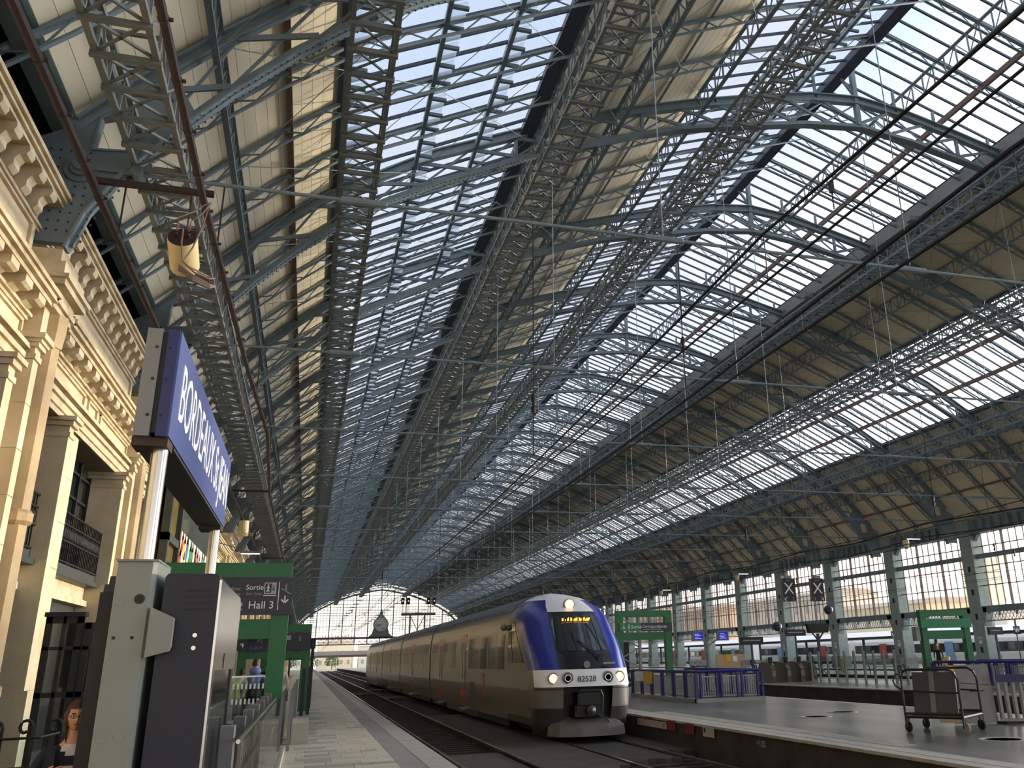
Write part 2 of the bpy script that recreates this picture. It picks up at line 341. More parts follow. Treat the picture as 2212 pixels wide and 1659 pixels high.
# tracks
def track(xc, y1, label, near=0):
    t = thing('railway_track', label, 'track', (xc, 0, -.74))
    for s in (-1, 1):
        x = xc + s * .7525
        o = MB().box(x - .036, x + .036, near, y1, -.6, -.55).build('rail_head', RAILS, t); o.name = 'rail'
        MB().box(x - .012, x + .012, near, y1, -.72, -.6).box(x - .07, x + .07, near, y1, -.74, -.72).build('rail_foot', RAILB, o)
    b = MB(); y = near
    while y < min(y1, 160): b.box(xc - 1.25, xc + 1.25, y, y + .25, -.76, -.7); y += .6
    b.build('sleepers', RAILB, t, kind='stuff')
track(4.15, 289, 'empty railway track beside the tiled left platform'); track(7.65, 289, 'railway track under the train with lit headlamps')
track(19.2, 289, 'sunken track beyond the island platform, near rail pair'); track(21.9, 289, 'sunken track along the kerb of the ticket gate platform')
track(33.3, 289, 'track in the pit between gates and benches'); track(43.8, 289, 'track beside the feet of the teal window pillars')

# ------------------------------------------------------------------ left wall: stone station building, 10 m bays on the truss lines
wl = struct('wall_left')
def bay():
    """parts of one bay, y measured from the truss line"""
    P = {}
    def g(k, m): P.setdefault(k, (MB(), m)); return P[k][0]
    X0 = -6.6
    def box(k, m, x1, y0, y1, z0, z1, x0=X0): g(k, m).box(x0, x1, y0, y1, z0, z1)
    # pier: base, ashlar shaft, capital, entablature block
    box('pier_base', STONE, -4.9, -.3, .2, -.1, .75); box('pier_base', STONE, -4.94, -.26, .16, .75, .95); box('pier_base', STONE, -4.84, -.36, .26, .95, 1.08); box('pier_base', STONE, -4.92, -.28, .18, 1.08, 1.25)
    for i in range(7):
        z = 1.25 + i * .807; g('pier_stone.%d' % i, STONE).box(X0, -5.02, -.2, .1, z + .006, z + .801)
    box('pier_joint', STONE_C, -5.04, -.18, .09, 1.2, 6.95)
    for d, z0, z1 in ((.03, 6.9, 7.0), (.0, 7.0, 7.12), (.06, 7.12, 7.2), (.1, 7.2, 7.26), (.16, 7.26, 7.36)): box('pier_capital', STONE_C, -5.02 + d, -.2 - d, .12 + d, z0, z1)
    box('pier_block', STONE, -5.0, -.2, .8, 7.36, 7.92)
    for d, z0, z1 in ((.04, 7.92, 8.02), (.1, 8.02, 8.12), (.05, 8.12, 8.3), (.2, 8.3, 8.42), (.26, 8.42, 8.5), (.14, 8.5, 8.78), (.02, 8.78, 9.06)): box('pier_entablature', STONE_C, -4.9 + d, -.2 - d, 1.0 + d, z0, z1)
    # downpipe beside the pier
    p = g('downpipe', M_DP); p.lathe([(.27, 0), (.27, 7.3), (.3, 7.3), (.33, 7.6), (.33, 7.92)], (-5.08, .42, 0), 8)
    for z in (1.2, 4.05): p.lathe([(.28, 0), (.34, .06), (.34, .2), (.28, .26)], (-5.08, .42, z), 12)
    # back wall, window voids
    box('back_wall', STONE, -5.95, .1, 9.8, -.1, 10.2)
    box('spandrel', STONE, -5.3, .6, 9.8, 6.62, 8.1, -5.95); box('jamb', STONE, -5.5, 9.1, 9.8, -.1, 6.62, -5.95)
    for i in range(7):
        z = -.1 + i * .94; g('middle_stone.%d' % i, STONE).box(-5.95, -5.17, 2.92, 4.25, z + .006, z + .934)
    box('middle_joint', STONE_C, -5.19, 2.94, 4.23, -.1, 6.5, -5.95)
    for y0 in (2.88, 8.75):
        box('small_pilaster', STONE, -5.04, y0, y0 + .34, 1.3, 6.3, -5.95); box('small_pilaster', STONE, -4.96, y0 - .06, y0 + .4, -.1, 1.3, -5.95)
        for d, z0, z1 in ((.03, 6.22, 6.32), (.0, 6.32, 6.45), (.07, 6.45, 6.55), (.13, 6.55, 6.64)): box('small_capital', STONE_C, -5.04 + d, y0 - d, y0 + .34 + d, z0, z1, -5.95)
    box('base_course', STONE_C, -5.08, 2.84, 4.3, .95, 1.3, -5.95)
    # lintels, architrave, frieze with panel frames
    for d, z0, z1 in ((.06, 6.62, 6.74), (.1, 6.74, 6.9), (.16, 6.9, 7.0), (.04, 7.0, 7.08), (.2, 7.08, 7.16)): box('architrave', STONE_C, -5.3 + d, 1.0, 9.8, z0, z1, -5.9)
    for y0, y1 in ((1.1, 4.6), (4.95, 5.9), (6.25, 9.7)):
        for a in ((y0, y0 + .07, 7.2, 7.58), (y1 - .07, y1, 7.2, 7.58), (y0, y1, 7.18, 7.24), (y0, y1, 7.54, 7.6)): g('frieze_frame', STONE_C).box(-5.3, -5.25, *a)
    # lower cornice with block modillions
    for d, z0, z1 in ((.08, 7.6, 7.66), (.14, 7.66, 7.72), (.42, 7.9, 7.98), (.5, 7.98, 8.06), (.55, 8.06, 8.14), (.5, 8.14, 8.2)): box('lower_cornice', STONE_C, -5.3 + d, 1.0, 9.8, z0, z1, -5.9)
    for i in range(11):
        m = g('modillion.%d' % i, STONE_C); y0 = 1.25 + i * .78
        m.prism([(-5.3, 7.9), (-4.9, 7.9), (-4.9, 7.78), (-4.96, 7.74), (-5.08, 7.74), (-5.16, 7.69), (-5.3, 7.69)], 'y', y0, y0 + .4)
    # attic and upper cornice with scrolled brackets
    box('attic', STONE, -5.42, .9, 9.8, 8.2, 9.9, -5.95); box('attic_base', STONE_C, -5.36, 1.0, 9.8, 8.2, 8.34, -5.9)
    for y0, y1 in ((1.1, 1.28), (9.52, 9.7)): box('attic_frame', STONE_C, -5.36, y0, y1, 8.34, 9.4, -5.9)
    for d, z0, z1 in ((.06, 9.4, 9.46), (.1, 9.46, 9.52), (.38, 9.96, 10.03), (.44, 10.03, 10.1), (.5, 10.1, 10.18), (.46, 10.18, 10.25)): box('upper_cornice', STONE_C, -5.42 + d, -.1, 9.9, z0, z1, -5.9)
    box('upper_cornice', STONE_C, -5.42, -.1, 9.9, 9.5, 9.98, -5.9)
    for i in range(12):
        m = g('scroll_bracket.%d' % i, STONE_C); y0 = 1.2 + i * .72
        m.prism([(-5.42, 9.97), (-5.04, 9.97), (-5.02, 9.88), (-5.06, 9.8), (-5.16, 9.79), (-5.22, 9.7), (-5.22, 9.6), (-5.29, 9.52), (-5.38, 9.5), (-5.42, 9.52)], 'y', y0, y0 + .3)
    box('gutter', STEEL_L, -5.2, -.1, 9.9, 10.25, 10.38, -5.5); box('dark_gap', VOID, -6.1, -.1, 9.9, 10.1, 12.9); box('dark_gap', VOID, -5.3, -.1, 9.9, 12.62, 12.7, -6.2)  # near-black sheets close the eave void and stand for its shade
    # windows: dark glass, bars, balcony iron, doors below
    for y0, y1 in ((.72, 2.9), (4.25, 8.75)):
        box('window_glass', DGLASS, -5.88, y0, y1, 3.9, 6.6, -5.94)
        f = g('window_frame', IRON); w = y1 - y0
        for t in range(5): yy = y0 + w * t / 4; f.box(-5.88, -5.8, yy - .05, yy + .05, 3.9, 6.6)
        for z in (4.5, 5.1, 5.7, 6.3): f.box(-5.88, -5.82, y0, y1, z - .03, z + .03)
        box('window_ledge', DOORP, -5.25, y0, y1, 3.62, 3.74, -5.95); box('window_ledge', DOORP, -5.35, y0, y1, 3.74, 3.9, -5.95); box('door_head', STONE_C, -5.55, y0, y1, 3.3, 3.62, -5.95); box('door_head', DOORP, -5.45, y0, y1, 3.16, 3.3, -5.95)
        r = g('balcony_iron', IRON); xb = -5.36
        for z in (3.95, 4.4, 4.75, 5.0): r.bar((xb, y0, z), (xb, y1, z), .035)
        n = int(w / .16)
        for t in range(n + 1):
            yy = y0 + w * t / n; r.bar((xb, yy, 3.95), (xb, yy, 5.0), .022)
            if t < n: r.tube([(xb, yy + w / n * (.5 + .38 * math.cos(a)), 4.57 + .12 * math.sin(a)) for a in [k * PI / 4 for k in range(9)]], .011, 4)
        r.bar((-5.7, y0 + .1, 3.9), (-5.7, y0 + .1, 6.5), .07)
        box('door', DOORP, -5.7, y0, y1, -.1, 3.16, -5.95); box('door_glass', DGLASS, -5.68, y0 + .25, y0 + .95, 1.1, 2.9, -5.72); box('door_glass', DGLASS, -5.68, y1 - .95, y1 - .25, 1.1, 2.9, -5.72)
    return P
M_DP = M('weathered_downpipe', (178, 152, 110), 0.6, 0, 0.35, 1.2, 0.1, (120, 96, 66)); VOID = M('dark_void_shade', (22, 26, 28), 0.8, 0, 0.2)
BP = bay(); whole = {}
for key, (mb, m) in BP.items():
    nm = key.split('.')[0]; me = fixm = mb.mesh(nm, m)
    for k in (-1, 0, 1, 2): inst(nm, me, wl, (0, 17.1 + 10 * k, 0))
    w = whole.setdefault(m.name, (MB(), m))[0]; w.add(mb.v, mb.f)
for nm, (mb, m) in whole.items():
    me = mb.mesh('far_bay', m)
    for k in range(3, 27): inst('far_bay', me, wl, (0, 17.1 + 10 * k, 0), kind='stuff')
# plain wall behind the camera end
MB().box(-6.6, -4.9, -12, 7.1, -.1, 9.9).build('near_wall', STONE, wl)
# ------------------------------------------------------------------ roof: profile curves from the truss (hall axis x = 21)
XC = 21.0; Y_END = 287.1; BAYS = range(-3, 27); TY = [17.1 + 10 * k for k in range(-3, 28)]
def mirror(h): return h + [(2 * XC - x, z) for x, z in reversed(h) if abs(x - XC) > .01]
TOPC = mirror([(-5.1, 11.8), (-4.1, 12.95), (-3, 14.1), (-2, 15.05), (-1, 15.95), (0, 16.65), (1.4, 17.55), (3, 18.55), (6.3, 20.05), (10, 21.55), (13.3, 22.6), (16.3, 23.4), (18.7, 23.95), (21, 24.2)])
BOTC = mirror([(-4.9, 9.25), (-4.68, 10.0), (-4.25, 10.8), (-3.6, 11.7), (-2.4, 13.15), (-1.2, 14.4), (.1, 15.55), (1.4, 16.45), (3.2, 17.5), (4.5, 18.1), (6.7, 19.2), (8.45, 19.95), (12.5, 21.3), (15.3, 21.95), (18.4, 22.6), (21, 22.9)])
SKIN = mirror([(-6.6, 10.9), (-5.1, 12.25), (-4.1, 13.3), (-3, 14.42), (-2, 15.36), (-.18, 16.85), (6.45, 20.22), (13.64, 23.3), (21, 25.85)])
def ip(c, x):
    for (x0, z0), (x1, z1) in zip(c, c[1:]):
        if x0 <= x <= x1: return z0 + (z1 - z0) * (x - x0) / (x1 - x0)
    return c[0][1] if x < c[0][0] else c[-1][1]
def sk(x, d=0.0): return (x, ip(SKIN, x) + d)
def span(x0, x1, n, d): return [sk(x0 + (x1 - x0) * i / n, d) for i in range(n + 1)]
SECA = [(-6.6, -.18), (6.45, 13.64)]; SKY = [(-.18, 6.45), (13.64, 21.0), (21.0, 28.36), (35.55, 42.18)]
ce = struct('ceiling')
for si, (x0, x1) in enumerate([(-5.2, -.18), (6.45, 13.64), (28.36, 35.55), (42.18, 48.6)]):
    w = .26 if si < 2 else .5; n = int((x1 - x0) / w); rest = MB()
    for i in range(n):
        a, c = sk(x0 + (x1 - x0) * i / n), sk(x0 + (x1 - x0) * (i + 1) / n)
        l = math.hypot(c[0] - a[0], c[1] - a[1]); ux, uz = (c[0] - a[0]) / l, (c[1] - a[1]) / l; g = .006; h = .04
        pa = (a[0] + ux * g, a[1] + uz * g); pc = (c[0] - ux * g, c[1] - uz * g)
        poly = [pa, pc, (pc[0] - uz * h, pc[1] + ux * h), (pa[0] - uz * h, pa[1] + ux * h)]
        if si < 2:
            me = MB().prism(poly, 'y', 0.01, 9.99).mesh('roof_board', PANEL); ks = (-1, 0, 1, 2) if si == 0 else (0, 1, 2, 3)
            for k in ks: inst('roof_board', me, ce, (0, 17.1 + 10 * k, 0))
            for k in BAYS:
                if k not in ks: rest.prism(poly, 'y', 17.11 + 10 * k, 27.09 + 10 * k)
        else:
            for k in BAYS: rest.prism(poly, 'y', 17.12 + 10 * k, 27.08 + 10 * k)
    fix(rest.build('roof_boards', PANEL, ce, kind='stuff'))
    # backing above the board joints so that no daylight leaks through
    MB().strip([(x, z + .1) for x, z in span(x0, x1, 8, .0)], .04, Y_END + 13, (Y_END - 13) / 2).build('roof_backing', VOID, ce)
# lattice rafters, three in each bay
b = MB(); n = 108; xs = [-6.2 + 54.4 * i / n for i in range(n + 1)]
b.strip([sk(x, -.12) for x in xs[::3]], .07, .16, 0); b.strip([sk(x, -.52) for x in xs[::3]], .05, .1, 0)
for i in range(n):
    a = sk(xs[i], -.14 if i % 2 else -.5); c = sk(xs[i + 1], -.5 if i % 2 else -.14); b.bar((a[0], 0, a[1]), (c[0], 0, c[1]), .03, .035)
rm = b.mesh('lattice_rafter', STEEL)
for k in BAYS:
    for j in (1, 2, 3): inst('lattice_rafter', rm, ce, (0, 17.1 + 10 * k + 2.5 * j, 0))
# longitudinal purlins
def lattice_y(b, x, zt, zb, y0, y1, step, w=.1, dw=.05):
    b.box(x - w / 2, x + w / 2, y0, y1, zt - .06, zt); b.box(x - w / 2, x + w / 2, y0, y1, zb, zb + .06); y = y0; i = 0
    while y < y1 - .01:
        b.bar((x, y, zb + .05), (x, y, zt - .05), dw); a, c = (zb, zt) if i % 2 else (zt, zb); b.bar((x, y, a), (x, min(y + step, y1), c), dw * .7); y += step; i += 1
for x, dep in ((-2.75, .8), (-.12, 1.0), (6.75, 1.1), (9.9, .9), (13.5, 1.0), (23.4, 1.0), (28.5, 1.0), (32.1, .9), (35.4, 1.1), (42.15, 1.0), (44.75, .8)):
    b = MB(); zt = sk(x)[1] - .1; lattice_y(b, x, zt, zt - dep, -12.9, Y_END, .625 if dep < .95 else .7, .14); b.build('lattice_purlin', STEEL, ce)
for x, w, h in ((-4.5, .08, .12), (-1.5, .14, .1), (2.35, .12, .2), (4.45, .12, .2), (11.7, .06, .05), (16.2, .14, .2), (18.6, .14, .2), (25.6, .14, .22), (30.2, .06, .05), (37.7, .14, .22), (39.9, .14, .22), (46.5, .08, .12)):
    z = sk(x)[1]; MB().box(x - w / 2, x + w / 2, -12.9, Y_END, z - .06 - h, z - .04).build('purlin', BROWN if x == -1.5 or x > 21 else STEEL, ce)
for x, w, h in ((6.35, .5, .28), (20.35, .55, .4), (28.4, .3, .8), (-.2, .25, .2), (42.2, .25, .2), (35.5, .3, .2)):  # the deep grey one is oversized to block grazing sun
    z = sk(x)[1]; MB().box(x - w / 2, x + w / 2, -12.9, Y_END, z - h, z - .03).build('valley_gutter', STEEL_D if x != 28.4 else GREYST, ce)
for x in (-5.38,): MB().box(x - .18, x + .18, -12.9, Y_END, 11.72, 11.78).box(x - .03, x + .03, -12.9, Y_END, 11.78, 12.2).box(x - .18, x + .18, -12.9, Y_END, 12.2, 12.26).build('eave_girder', STEEL_L, ce)
# skylights: glazing bars twelve to a bay, glass panes, opening vents
STEP = 10 / 12
for si, (x0, x1) in enumerate(SKY):
    me = MB().strip(span(x0, x1, 3, -.02), .1, .07, 0).mesh('glazing_bar', STEEL_D); ya, yb = ((9, 44), (17, 44), (18, 44), (26, 50))[si]; rest = MB()
    j = 0; y = -12.9
    while y < Y_END:
        if ya < y < yb: inst('glazing_bar', me, ce, (0, y, 0))
        else: rest.strip(span(x0, x1, 2, -.02), .1, .07, y)
        y += STEP
    rest.build('far_glazing_bars', STEEL_D, ce, kind='stuff')
    cols = {0: (-.1, 2.35, 4.45, 6.2), 1: (13.7, 16.2, 18.6, 20.2), 2: (21.0, 23.4, 25.6, 28.2), 3: (35.7, 37.7, 39.9, 42.1)}[si]
    gs = MB(); vs = MB(); vf = MB()
    for ci in range(3):
        a, c = cols[ci] + .03, cols[ci + 1] - .03
        (pa, pc) = sk(a), sk(c); poly = [pa, pc, (pc[0], pc[1] + .015), (pa[0], pa[1] + .015)]
        pm = MB().prism(poly, 'y', .04, STEP - .04).mesh('glass_pane', GLASS)
        y0, y1 = ((10, 38), (18.5, 34), (20, 32), (0, 0))[si]; y = -12.9
        while y < Y_END - 1:
            if y0 < y < y1: inst('glass_pane', pm, ce, (0, y, 0)); y += STEP
            else:
                gs.prism(poly, 'y', y + .04, y + STEP * 12 - .04 if not (y < y0 < y + STEP * 12) else y + STEP - .04); y += STEP * 12 if not (y < y0 < y + STEP * 12) else STEP
        if si in (0, 1) and ci > (0 if si else -1):       # row of tilted vent lights with a dark sill each
            x = cols[ci]; z = sk(x)[1]; y = 8.0
            while y < 150:
                vs.prism([(x + .02, z - .12), (x + .5, z + .12), (x + .48, z + .15), (x, z - .09)], 'y', y + .06, y + STEP - .06); vf.box(x - .02, x + .5, y - .03, y + .07, z - .2, z - .1); y += STEP
    gs.build('far_glass', GLASS, ce, kind='stuff')
    if vs.v: vs.build('vent_lights', GLASS_V, ce, kind='stuff'); vf.build('vent_sills', STEEL, ce, kind='stuff')
# thin diagonal wind-brace rods under each opaque bay
b = MB()
for x0, x1 in ((-2.7, 2.4), (2.4, 6.4), (6.8, 9.9), (9.9, 13.5), (28.5, 32.1), (32.1, 35.4), (42.2, 44.7)):
    for ya, yb in ((0, 5), (5, 0), (5, 10), (10, 5)):
        (a, za), (c, zc) = sk(x0, -.45), sk(x1, -.45); b.tube([(a, ya, za), (c, yb, zc)], .014, 4)
bm_ = b.mesh('brace_rods', STEEL_L)
for k in BAYS: inst('brace_rods', bm_, ce, (0, 17.1 + 10 * k, 0))

# ------------------------------------------------------------------ roof trusses, one every 10 m
def chord_pts(n):
    xs = [-4.1 + (50.2) * i / n for i in range(n + 1)]; return [((x, ip(TOPC, x) - .16), (x, ip(BOTC, x) + .14)) for x in xs]
NP = 30; CP = chord_pts(NP)
top_m = MB().strip(TOPC, .34, .1, 0).strip([(x, z + .15) for x, z in TOPC], .05, .34, 0).strip([(x, z - .17) for x, z in TOPC], .04, .26, 0).mesh('top_chord', STEEL)
bot_m = MB().strip(BOTC, .24, .1, 0).strip([(x, z - .1) for x, z in BOTC], .05, .36, 0).mesh('bottom_chord', STEEL)
def plate(s):
    m = (lambda x: x) if s > 0 else (lambda x: 2 * XC - x)
    out = [(-5.75, 9.25), (-4.9, 9.25), (-4.68, 10.0), (-4.25, 10.8), (-3.6, 11.7), (-3.0, 12.45)]
    up = [(-3.55, 13.35), (-4.1, 12.95), (-5.1, 11.8), (-5.75, 11.4)]
    hole = [(-4.75, 11.3), (-4.08, 11.36), (-3.95, 12.1), (-4.2, 12.25), (-4.68, 12.05)]
    b = MB()                                                        # plate with a window: built as quads between outline and hole
    segs = [[out[0], out[1], out[2], (-4.75, 11.3), (-5.75, 11.4)], [out[2], out[3], (-4.08, 11.36), (-4.75, 11.3)], [out[3], out[4], (-3.95, 12.1), (-4.08, 11.36)], [out[4], out[5], up[0], (-4.1, 12.95), (-4.2, 12.25), (-3.95, 12.1)],
            [(-4.1, 12.95), (-5.1, 11.8), (-4.68, 12.05), (-4.2, 12.25)], [(-5.1, 11.8), (-5.75, 11.4), (-4.75, 11.3), (-4.68, 12.05)]]
    for q in segs: b.prism([(m(x), z) for x, z in q], 'y', -.09, .09)
    for q in (hole + [hole[0]],): b.strip([(m(x), z) for x, z in q], .05, .24, 0)
    return b
plate_m = [plate(1).mesh('bracket_plate', STEEL), plate(-1).mesh('bracket_plate', STEEL)]
def rivet_mesh():
    b = MB()
    for i in range(len(BOTC) - 1):
        (x0, z0), (x1, z1) = BOTC[i], BOTC[i + 1]
        if x0 > 8: break
        l = math.hypot(x1 - x0, z1 - z0); n = max(1, int(l / .16))
        for t in range(n):
            x = x0 + (x1 - x0) * t / n; z = z0 + (z1 - z0) * t / n; nx, nz = (z1 - z0) / l, -(x1 - x0) / l
            for yy in (-.12, .12): b.bar((x + nx * .12, yy, z + nz * .12), (x + nx * .15, yy, z + nz * .15), .035)
    for i in range(60):
        x = -5.6 + (i % 6) * .17; z = 9.5 + (i // 6) * .19
        if x < -4.85 + max(0, z - 9.6) * .45: b.bar((x, -.09, z), (x, -.11, z), .035)
    for a in range(9):
        x = -4.95 + .1 * a
    return b
riv_m = rivet_mesh().mesh('rivets', STEEL_D)
pin_m = [MB().lathe([(.3, -.13), (.3, -.1), (.2, -.1), (.18, -.2), (.1, -.2), (.1, -.26)][::-1], (m, 0, 10.85), 20, 'y').mesh('pin', STEEL) for m in (-4.87, 2 * XC + 4.87)]
clev_m = [MB().box(min(m, m + s * .95), max(m, m + s * .95), -.16, -.1, 10.83, 11.0).box(min(m, m + s * .95), max(m, m + s * .95), .1, .16, 10.83, 11.0).lathe([(.12, -.2), (.12, .2)], (m + s * .9, 0, 10.92), 10, 'y').mesh('clevis', STEEL) for m, s in ((-4.8, 1), (2 * XC + 4.8, -1))]
rod_m = MB().tube([(-3.95, 0, 10.92), (2 * XC + 3.95, 0, 10.92)], .042, 8).mesh('tie_rod', STEEL)
sleeve_m = MB().lathe([(.045, -.5), (.08, -.46), (.08, .46), (.045, .5)], (0, 0, 0), 8, 'x').mesh('rod_sleeve', STEEL)
post_m = MB().box(XC - .1, XC + .1, -.1, .1, 22.95, 25.75).bar((XC + .15, 0, 24.2), (XC - .75, 0, 25.5), .1).mesh('ridge_post', STEEL)
posts = MB()
for x in (14.2, 17, 19.0, 23, 25, 27.8): posts.box(x - .05, x + .05, -.05, .05, ip(TOPC, x), sk(x)[1] - .1)
posts_m = posts.mesh('lantern_posts', STEEL)
web = MB(); heavy = []; light = []
for i in range(NP):
    (t0, b0), (t1, b1) = CP[i], CP[i + 1]; left = t0[0] < XC
    h = (t0, b1) if left else (b0, t1); l2 = (b0, t1) if left else (t0, b1)
    heavy.append(h); light.append(l2)
    for (p, q), w in ((h, .12), (l2, .06)): web.bar((p[0], 0, p[1]), (q[0], 0, q[1]), .06, w, up=(0, 1, 0)) if False else web.bar((p[0], .03 if w < .1 else -.03, p[1]), (q[0], .03 if w < .1 else -.03, q[1]), w, .05, up=(0, 1, 0))
    if i % 3 == 0: web.box(t0[0] - .06, t0[0] + .06, -.06, .06, b0[1], t0[1])
web_m = web.mesh('lattice_web', STEEL)
hv_m = [MB().bar((p[0], -.03, p[1]), (q[0], -.03, q[1]), .13, .06, up=(0, 1, 0)).mesh('diagonal_bar', STEEL) for p, q in heavy]
lt_m = [MB().bar((p[0], .03, p[1]), (q[0], .03, q[1]), .07, .04, up=(0, 1, 0)).mesh('light_strut', STEEL) for p, q in light]
vt_m = [MB().box(CP[i][0][0] - .06, CP[i][0][0] + .06, -.06, .06, CP[i][1][1], CP[i][0][1]).mesh('upright', STEEL) for i in range(0, NP, 3)]
hang_m = [MB().tube([(x, 0, ip(BOTC, x)), (x, 0, 10.95)], .016, 5).mesh('hanger_rod', STEEL) for x in (7.3, 14.2, 21.0, 27.8, 34.7)]
for i, y in enumerate(TY):
    k = i - 3
    if k == 27: lab = 'arched steel truss against the glazed end screen'
    elif k < 0: lab = 'teal arched steel roof truss above and behind the viewpoint, %s before the nearest bracket' % ORD[-k - 1]
    elif k == 0: lab = 'nearest teal arched truss, its riveted bracket plate at the upper left'
    else: lab = 'teal arched steel roof truss, %s beyond the nearest bracketed one' % ORD[k - 1]
    t = thing('roof_truss', lab, 'roof truss', (0, y, 0), 'arched roof trusses across the hall')
    o = lambda nm, me, loc=(0, 0, 0), kind=None: inst(nm, me, t, (loc[0], y, loc[2]), kind=kind)
    o('top_chord', top_m); o('bottom_chord', bot_m); o('ridge_post', post_m); o('lantern_posts', posts_m, kind='stuff'); o('tie_rod', rod_m)
    for s in (0, 1): o('bracket_plate', plate_m[s]); o('pin', pin_m[s]); o('clevis', clev_m[s])
    if -1 <= k <= 2:
        o('rivets', riv_m, kind='stuff')
        for j, me in enumerate(hv_m): o('diagonal_bar', me); o('light_strut', lt_m[j])
        for me in vt_m: o('upright', me)
    else: o('lattice_web', web_m, kind='stuff')
    for q in range(7): o('rod_sleeve', sleeve_m, (.45 + 6.87 * q, 0, 10.92))
    if k >= 0:
        for me in hang_m: o('hanger_rod', me)

# ------------------------------------------------------------------ service catwalks: square lattice girders running the length of the hall
PIT = .9
def catwalk(x0, x1, z, h, lab, near=False, mat=GREYST):
    t = thing('service_catwalk', lab, 'catwalk', ((x0 + x1) / 2, 0, z), 'lattice catwalks hung under the roof')
    for x in (x0, x1):
        for zz in (z, z + h): MB().box(x - .05, x + .05, -10, Y_END, zz - .05, zz + .05).build('side_rail', mat, t)
    d = MB(); y = -10; i = 0; xm = (x0 + x1) / 2; cb = MB()
    me = MB().bar((x0 - .08, 0, z - .06), (x1 + .08, 0, z - .06), .08, .1).mesh('cross_bar', mat)
    while y < Y_END - 1.3:
        if near and 8 < y < 60: inst('cross_bar', me, t, (0, y, 0))
        else: cb.box(x0 - .08, x1 + .08, y - .05, y + .05, z - .12, z)
        for x in (x0, x1): d.box(x - .025, x + .025, y - .025, y + .025, z, z + h); d.bar((x, y, z if i % 2 else z + h), (x, y + PIT, z + h if i % 2 else z), .04)
        d.bar((x0, y, z), (x1, y + PIT, z), .045); d.bar((x1, y, z), (x0, y + PIT, z), .045)
        d.box(x0, x1, y + .42, y + .48, z + h - .03, z + h + .03); pass
        y += PIT; i += 1
    d.build('lattice_bars', mat, t, kind='stuff')
    if cb.v: cb.build('far_cross_bars', mat, t, kind='stuff')
catwalk(-3.95, -3.05, 11.05, .75, 'grey lattice catwalk under the cream roof boards, nearest the stone building', True)
catwalk(-.05, .9, 14.75, .9, 'dense grey lattice catwalk along the left edge of the left skylight')
catwalk(6.7, 7.7, 18.35, .85, 'grey lattice catwalk just right of the left skylight under dark boards')
catwalk(14.05, 14.95, 20.6, .9, 'dark lattice catwalk across the left half of the ridge skylight')
catwalk(27.05, 27.95, 20.6, .7, 'lattice catwalk right of the ridge skylight with a black cable under it', mat=STEEL)
catwalk(34.3, 35.3, 18.35, .85, 'lattice catwalk along the upper edge of the right skylight')
catwalk(41.1, 42.05, 14.75, .8, 'lattice catwalk below the lower edge of the right skylight', mat=STEEL)
# ------------------------------------------------------------------ right wall: pillars and tall windows
wr = struct('wall_right'); XR = 48.5
KP = range(-1, 27)
def pillar():
    b = MB(); b.box(XR, XR + 1.0, -.65, .65, 0, 10.9); b.box(XR - .12, XR + 1.1, -.8, .8, 0, .9); b.box(XR - .06, XR + 1.05, -.72, .72, .9, 1.0)
    b.prism([(.65, 3.0), (1.5, 4.35), (.65, 4.35)], 'x', XR + .1, XR + .7); b.prism([(-.65, 3.0), (-1.1, 4.35), (-.65, 4.35)], 'x', XR + .1, XR + .7)
    b.box(XR - .1, XR + 1.05, -.75, .75, 9.9, 10.9)
    return b
pm = pillar().mesh('pillar', STEEL_L); hm = MB().box(XR - .012, XR + .0, -.12, .12, 0, .42).mesh('pillar_slot', VOID); sgm = MB().box(XR - .02, XR, -.17, .17, 0, .5).mesh('notice', WHITE); sgr = MB().box(XR - .024, XR - .02, -.1, .1, .22, .42).mesh('notice_print', GREYTXT)
for k in KP:
    y = 17.1 + 10 * k; inst('pillar', pm, wr, (0, y, 0))
    for z in (1.1, 3.5, 5.3, 7.0): inst('pillar_slot', hm, wr, (0, y, z))
    if 3 <= k <= 9: inst('notice', sgm, wr, (0, y, 1.75)); inst('notice_print', sgr, wr, (0, y, 1.75))
fm = MB(); fm.box(XR + .1, XR + .7, .65, 9.35, 4.0, 4.45); fm.box(XR + .3, XR + .5, .65, 9.35, 7.95, 8.3); fm.box(XR, XR + .8, .65, 9.35, 9.85, 10.9)
fm.prism([(.65, 9.3), (.65, 9.86), (1.2, 9.86)], 'x', XR + .3, XR + .6).prism([(9.35, 9.3), (9.35, 9.86), (8.8, 9.86)], 'x', XR + .3, XR + .6)
for i in range(9): fm.box(XR - .25, XR, 1.1 + i * .92, 1.25 + i * .92, 9.95, 10.75)
for i in range(4): fm.box(XR + .02, XR + .12, 2.3 + i * 1.75, 2.42 + i * 1.75, 3.7, 4.45)
for i in range(24): fm.bar((XR + .4, .65 + i * .3625, 3.4), (XR + .4, .65 + (i + 1) * .3625, 4.0), .03); fm.bar((XR + .4, .65 + i * .3625, 4.0), (XR + .4, .65 + (i + 1) * .3625, 3.4), .03)
fm.box(XR + .35, XR + .45, .65, 9.35, 3.34, 3.42)
fmesh = fm.mesh('window_frame', STEEL)
mul = MB().box(XR + .36, XR + .44, -.018, .018, 4.45, 9.86).mesh('mullion', BROWN); mulw = MB().box(XR + .28, XR + .5, -.035, .035, 4.45, 9.86).mesh('mullion', BROWN)
trm = [MB().box(XR + .36, XR + .44, .65, 9.35, z - .035, z + .035).mesh('transom', BROWN) for z in (5.95, 7.35, 8.85)]
rows = ((4.45, 5.9), (6.0, 7.3), (7.4, 7.95), (8.3, 8.8), (8.9, 9.86)); NC = 12; cw = 8.7 / NC
pmz = [MB().box(XR + .39, XR + .41, .03, cw - .03, a, c).mesh('glass_pane', GLASS_W) for a, c in rows]; allp = MB()
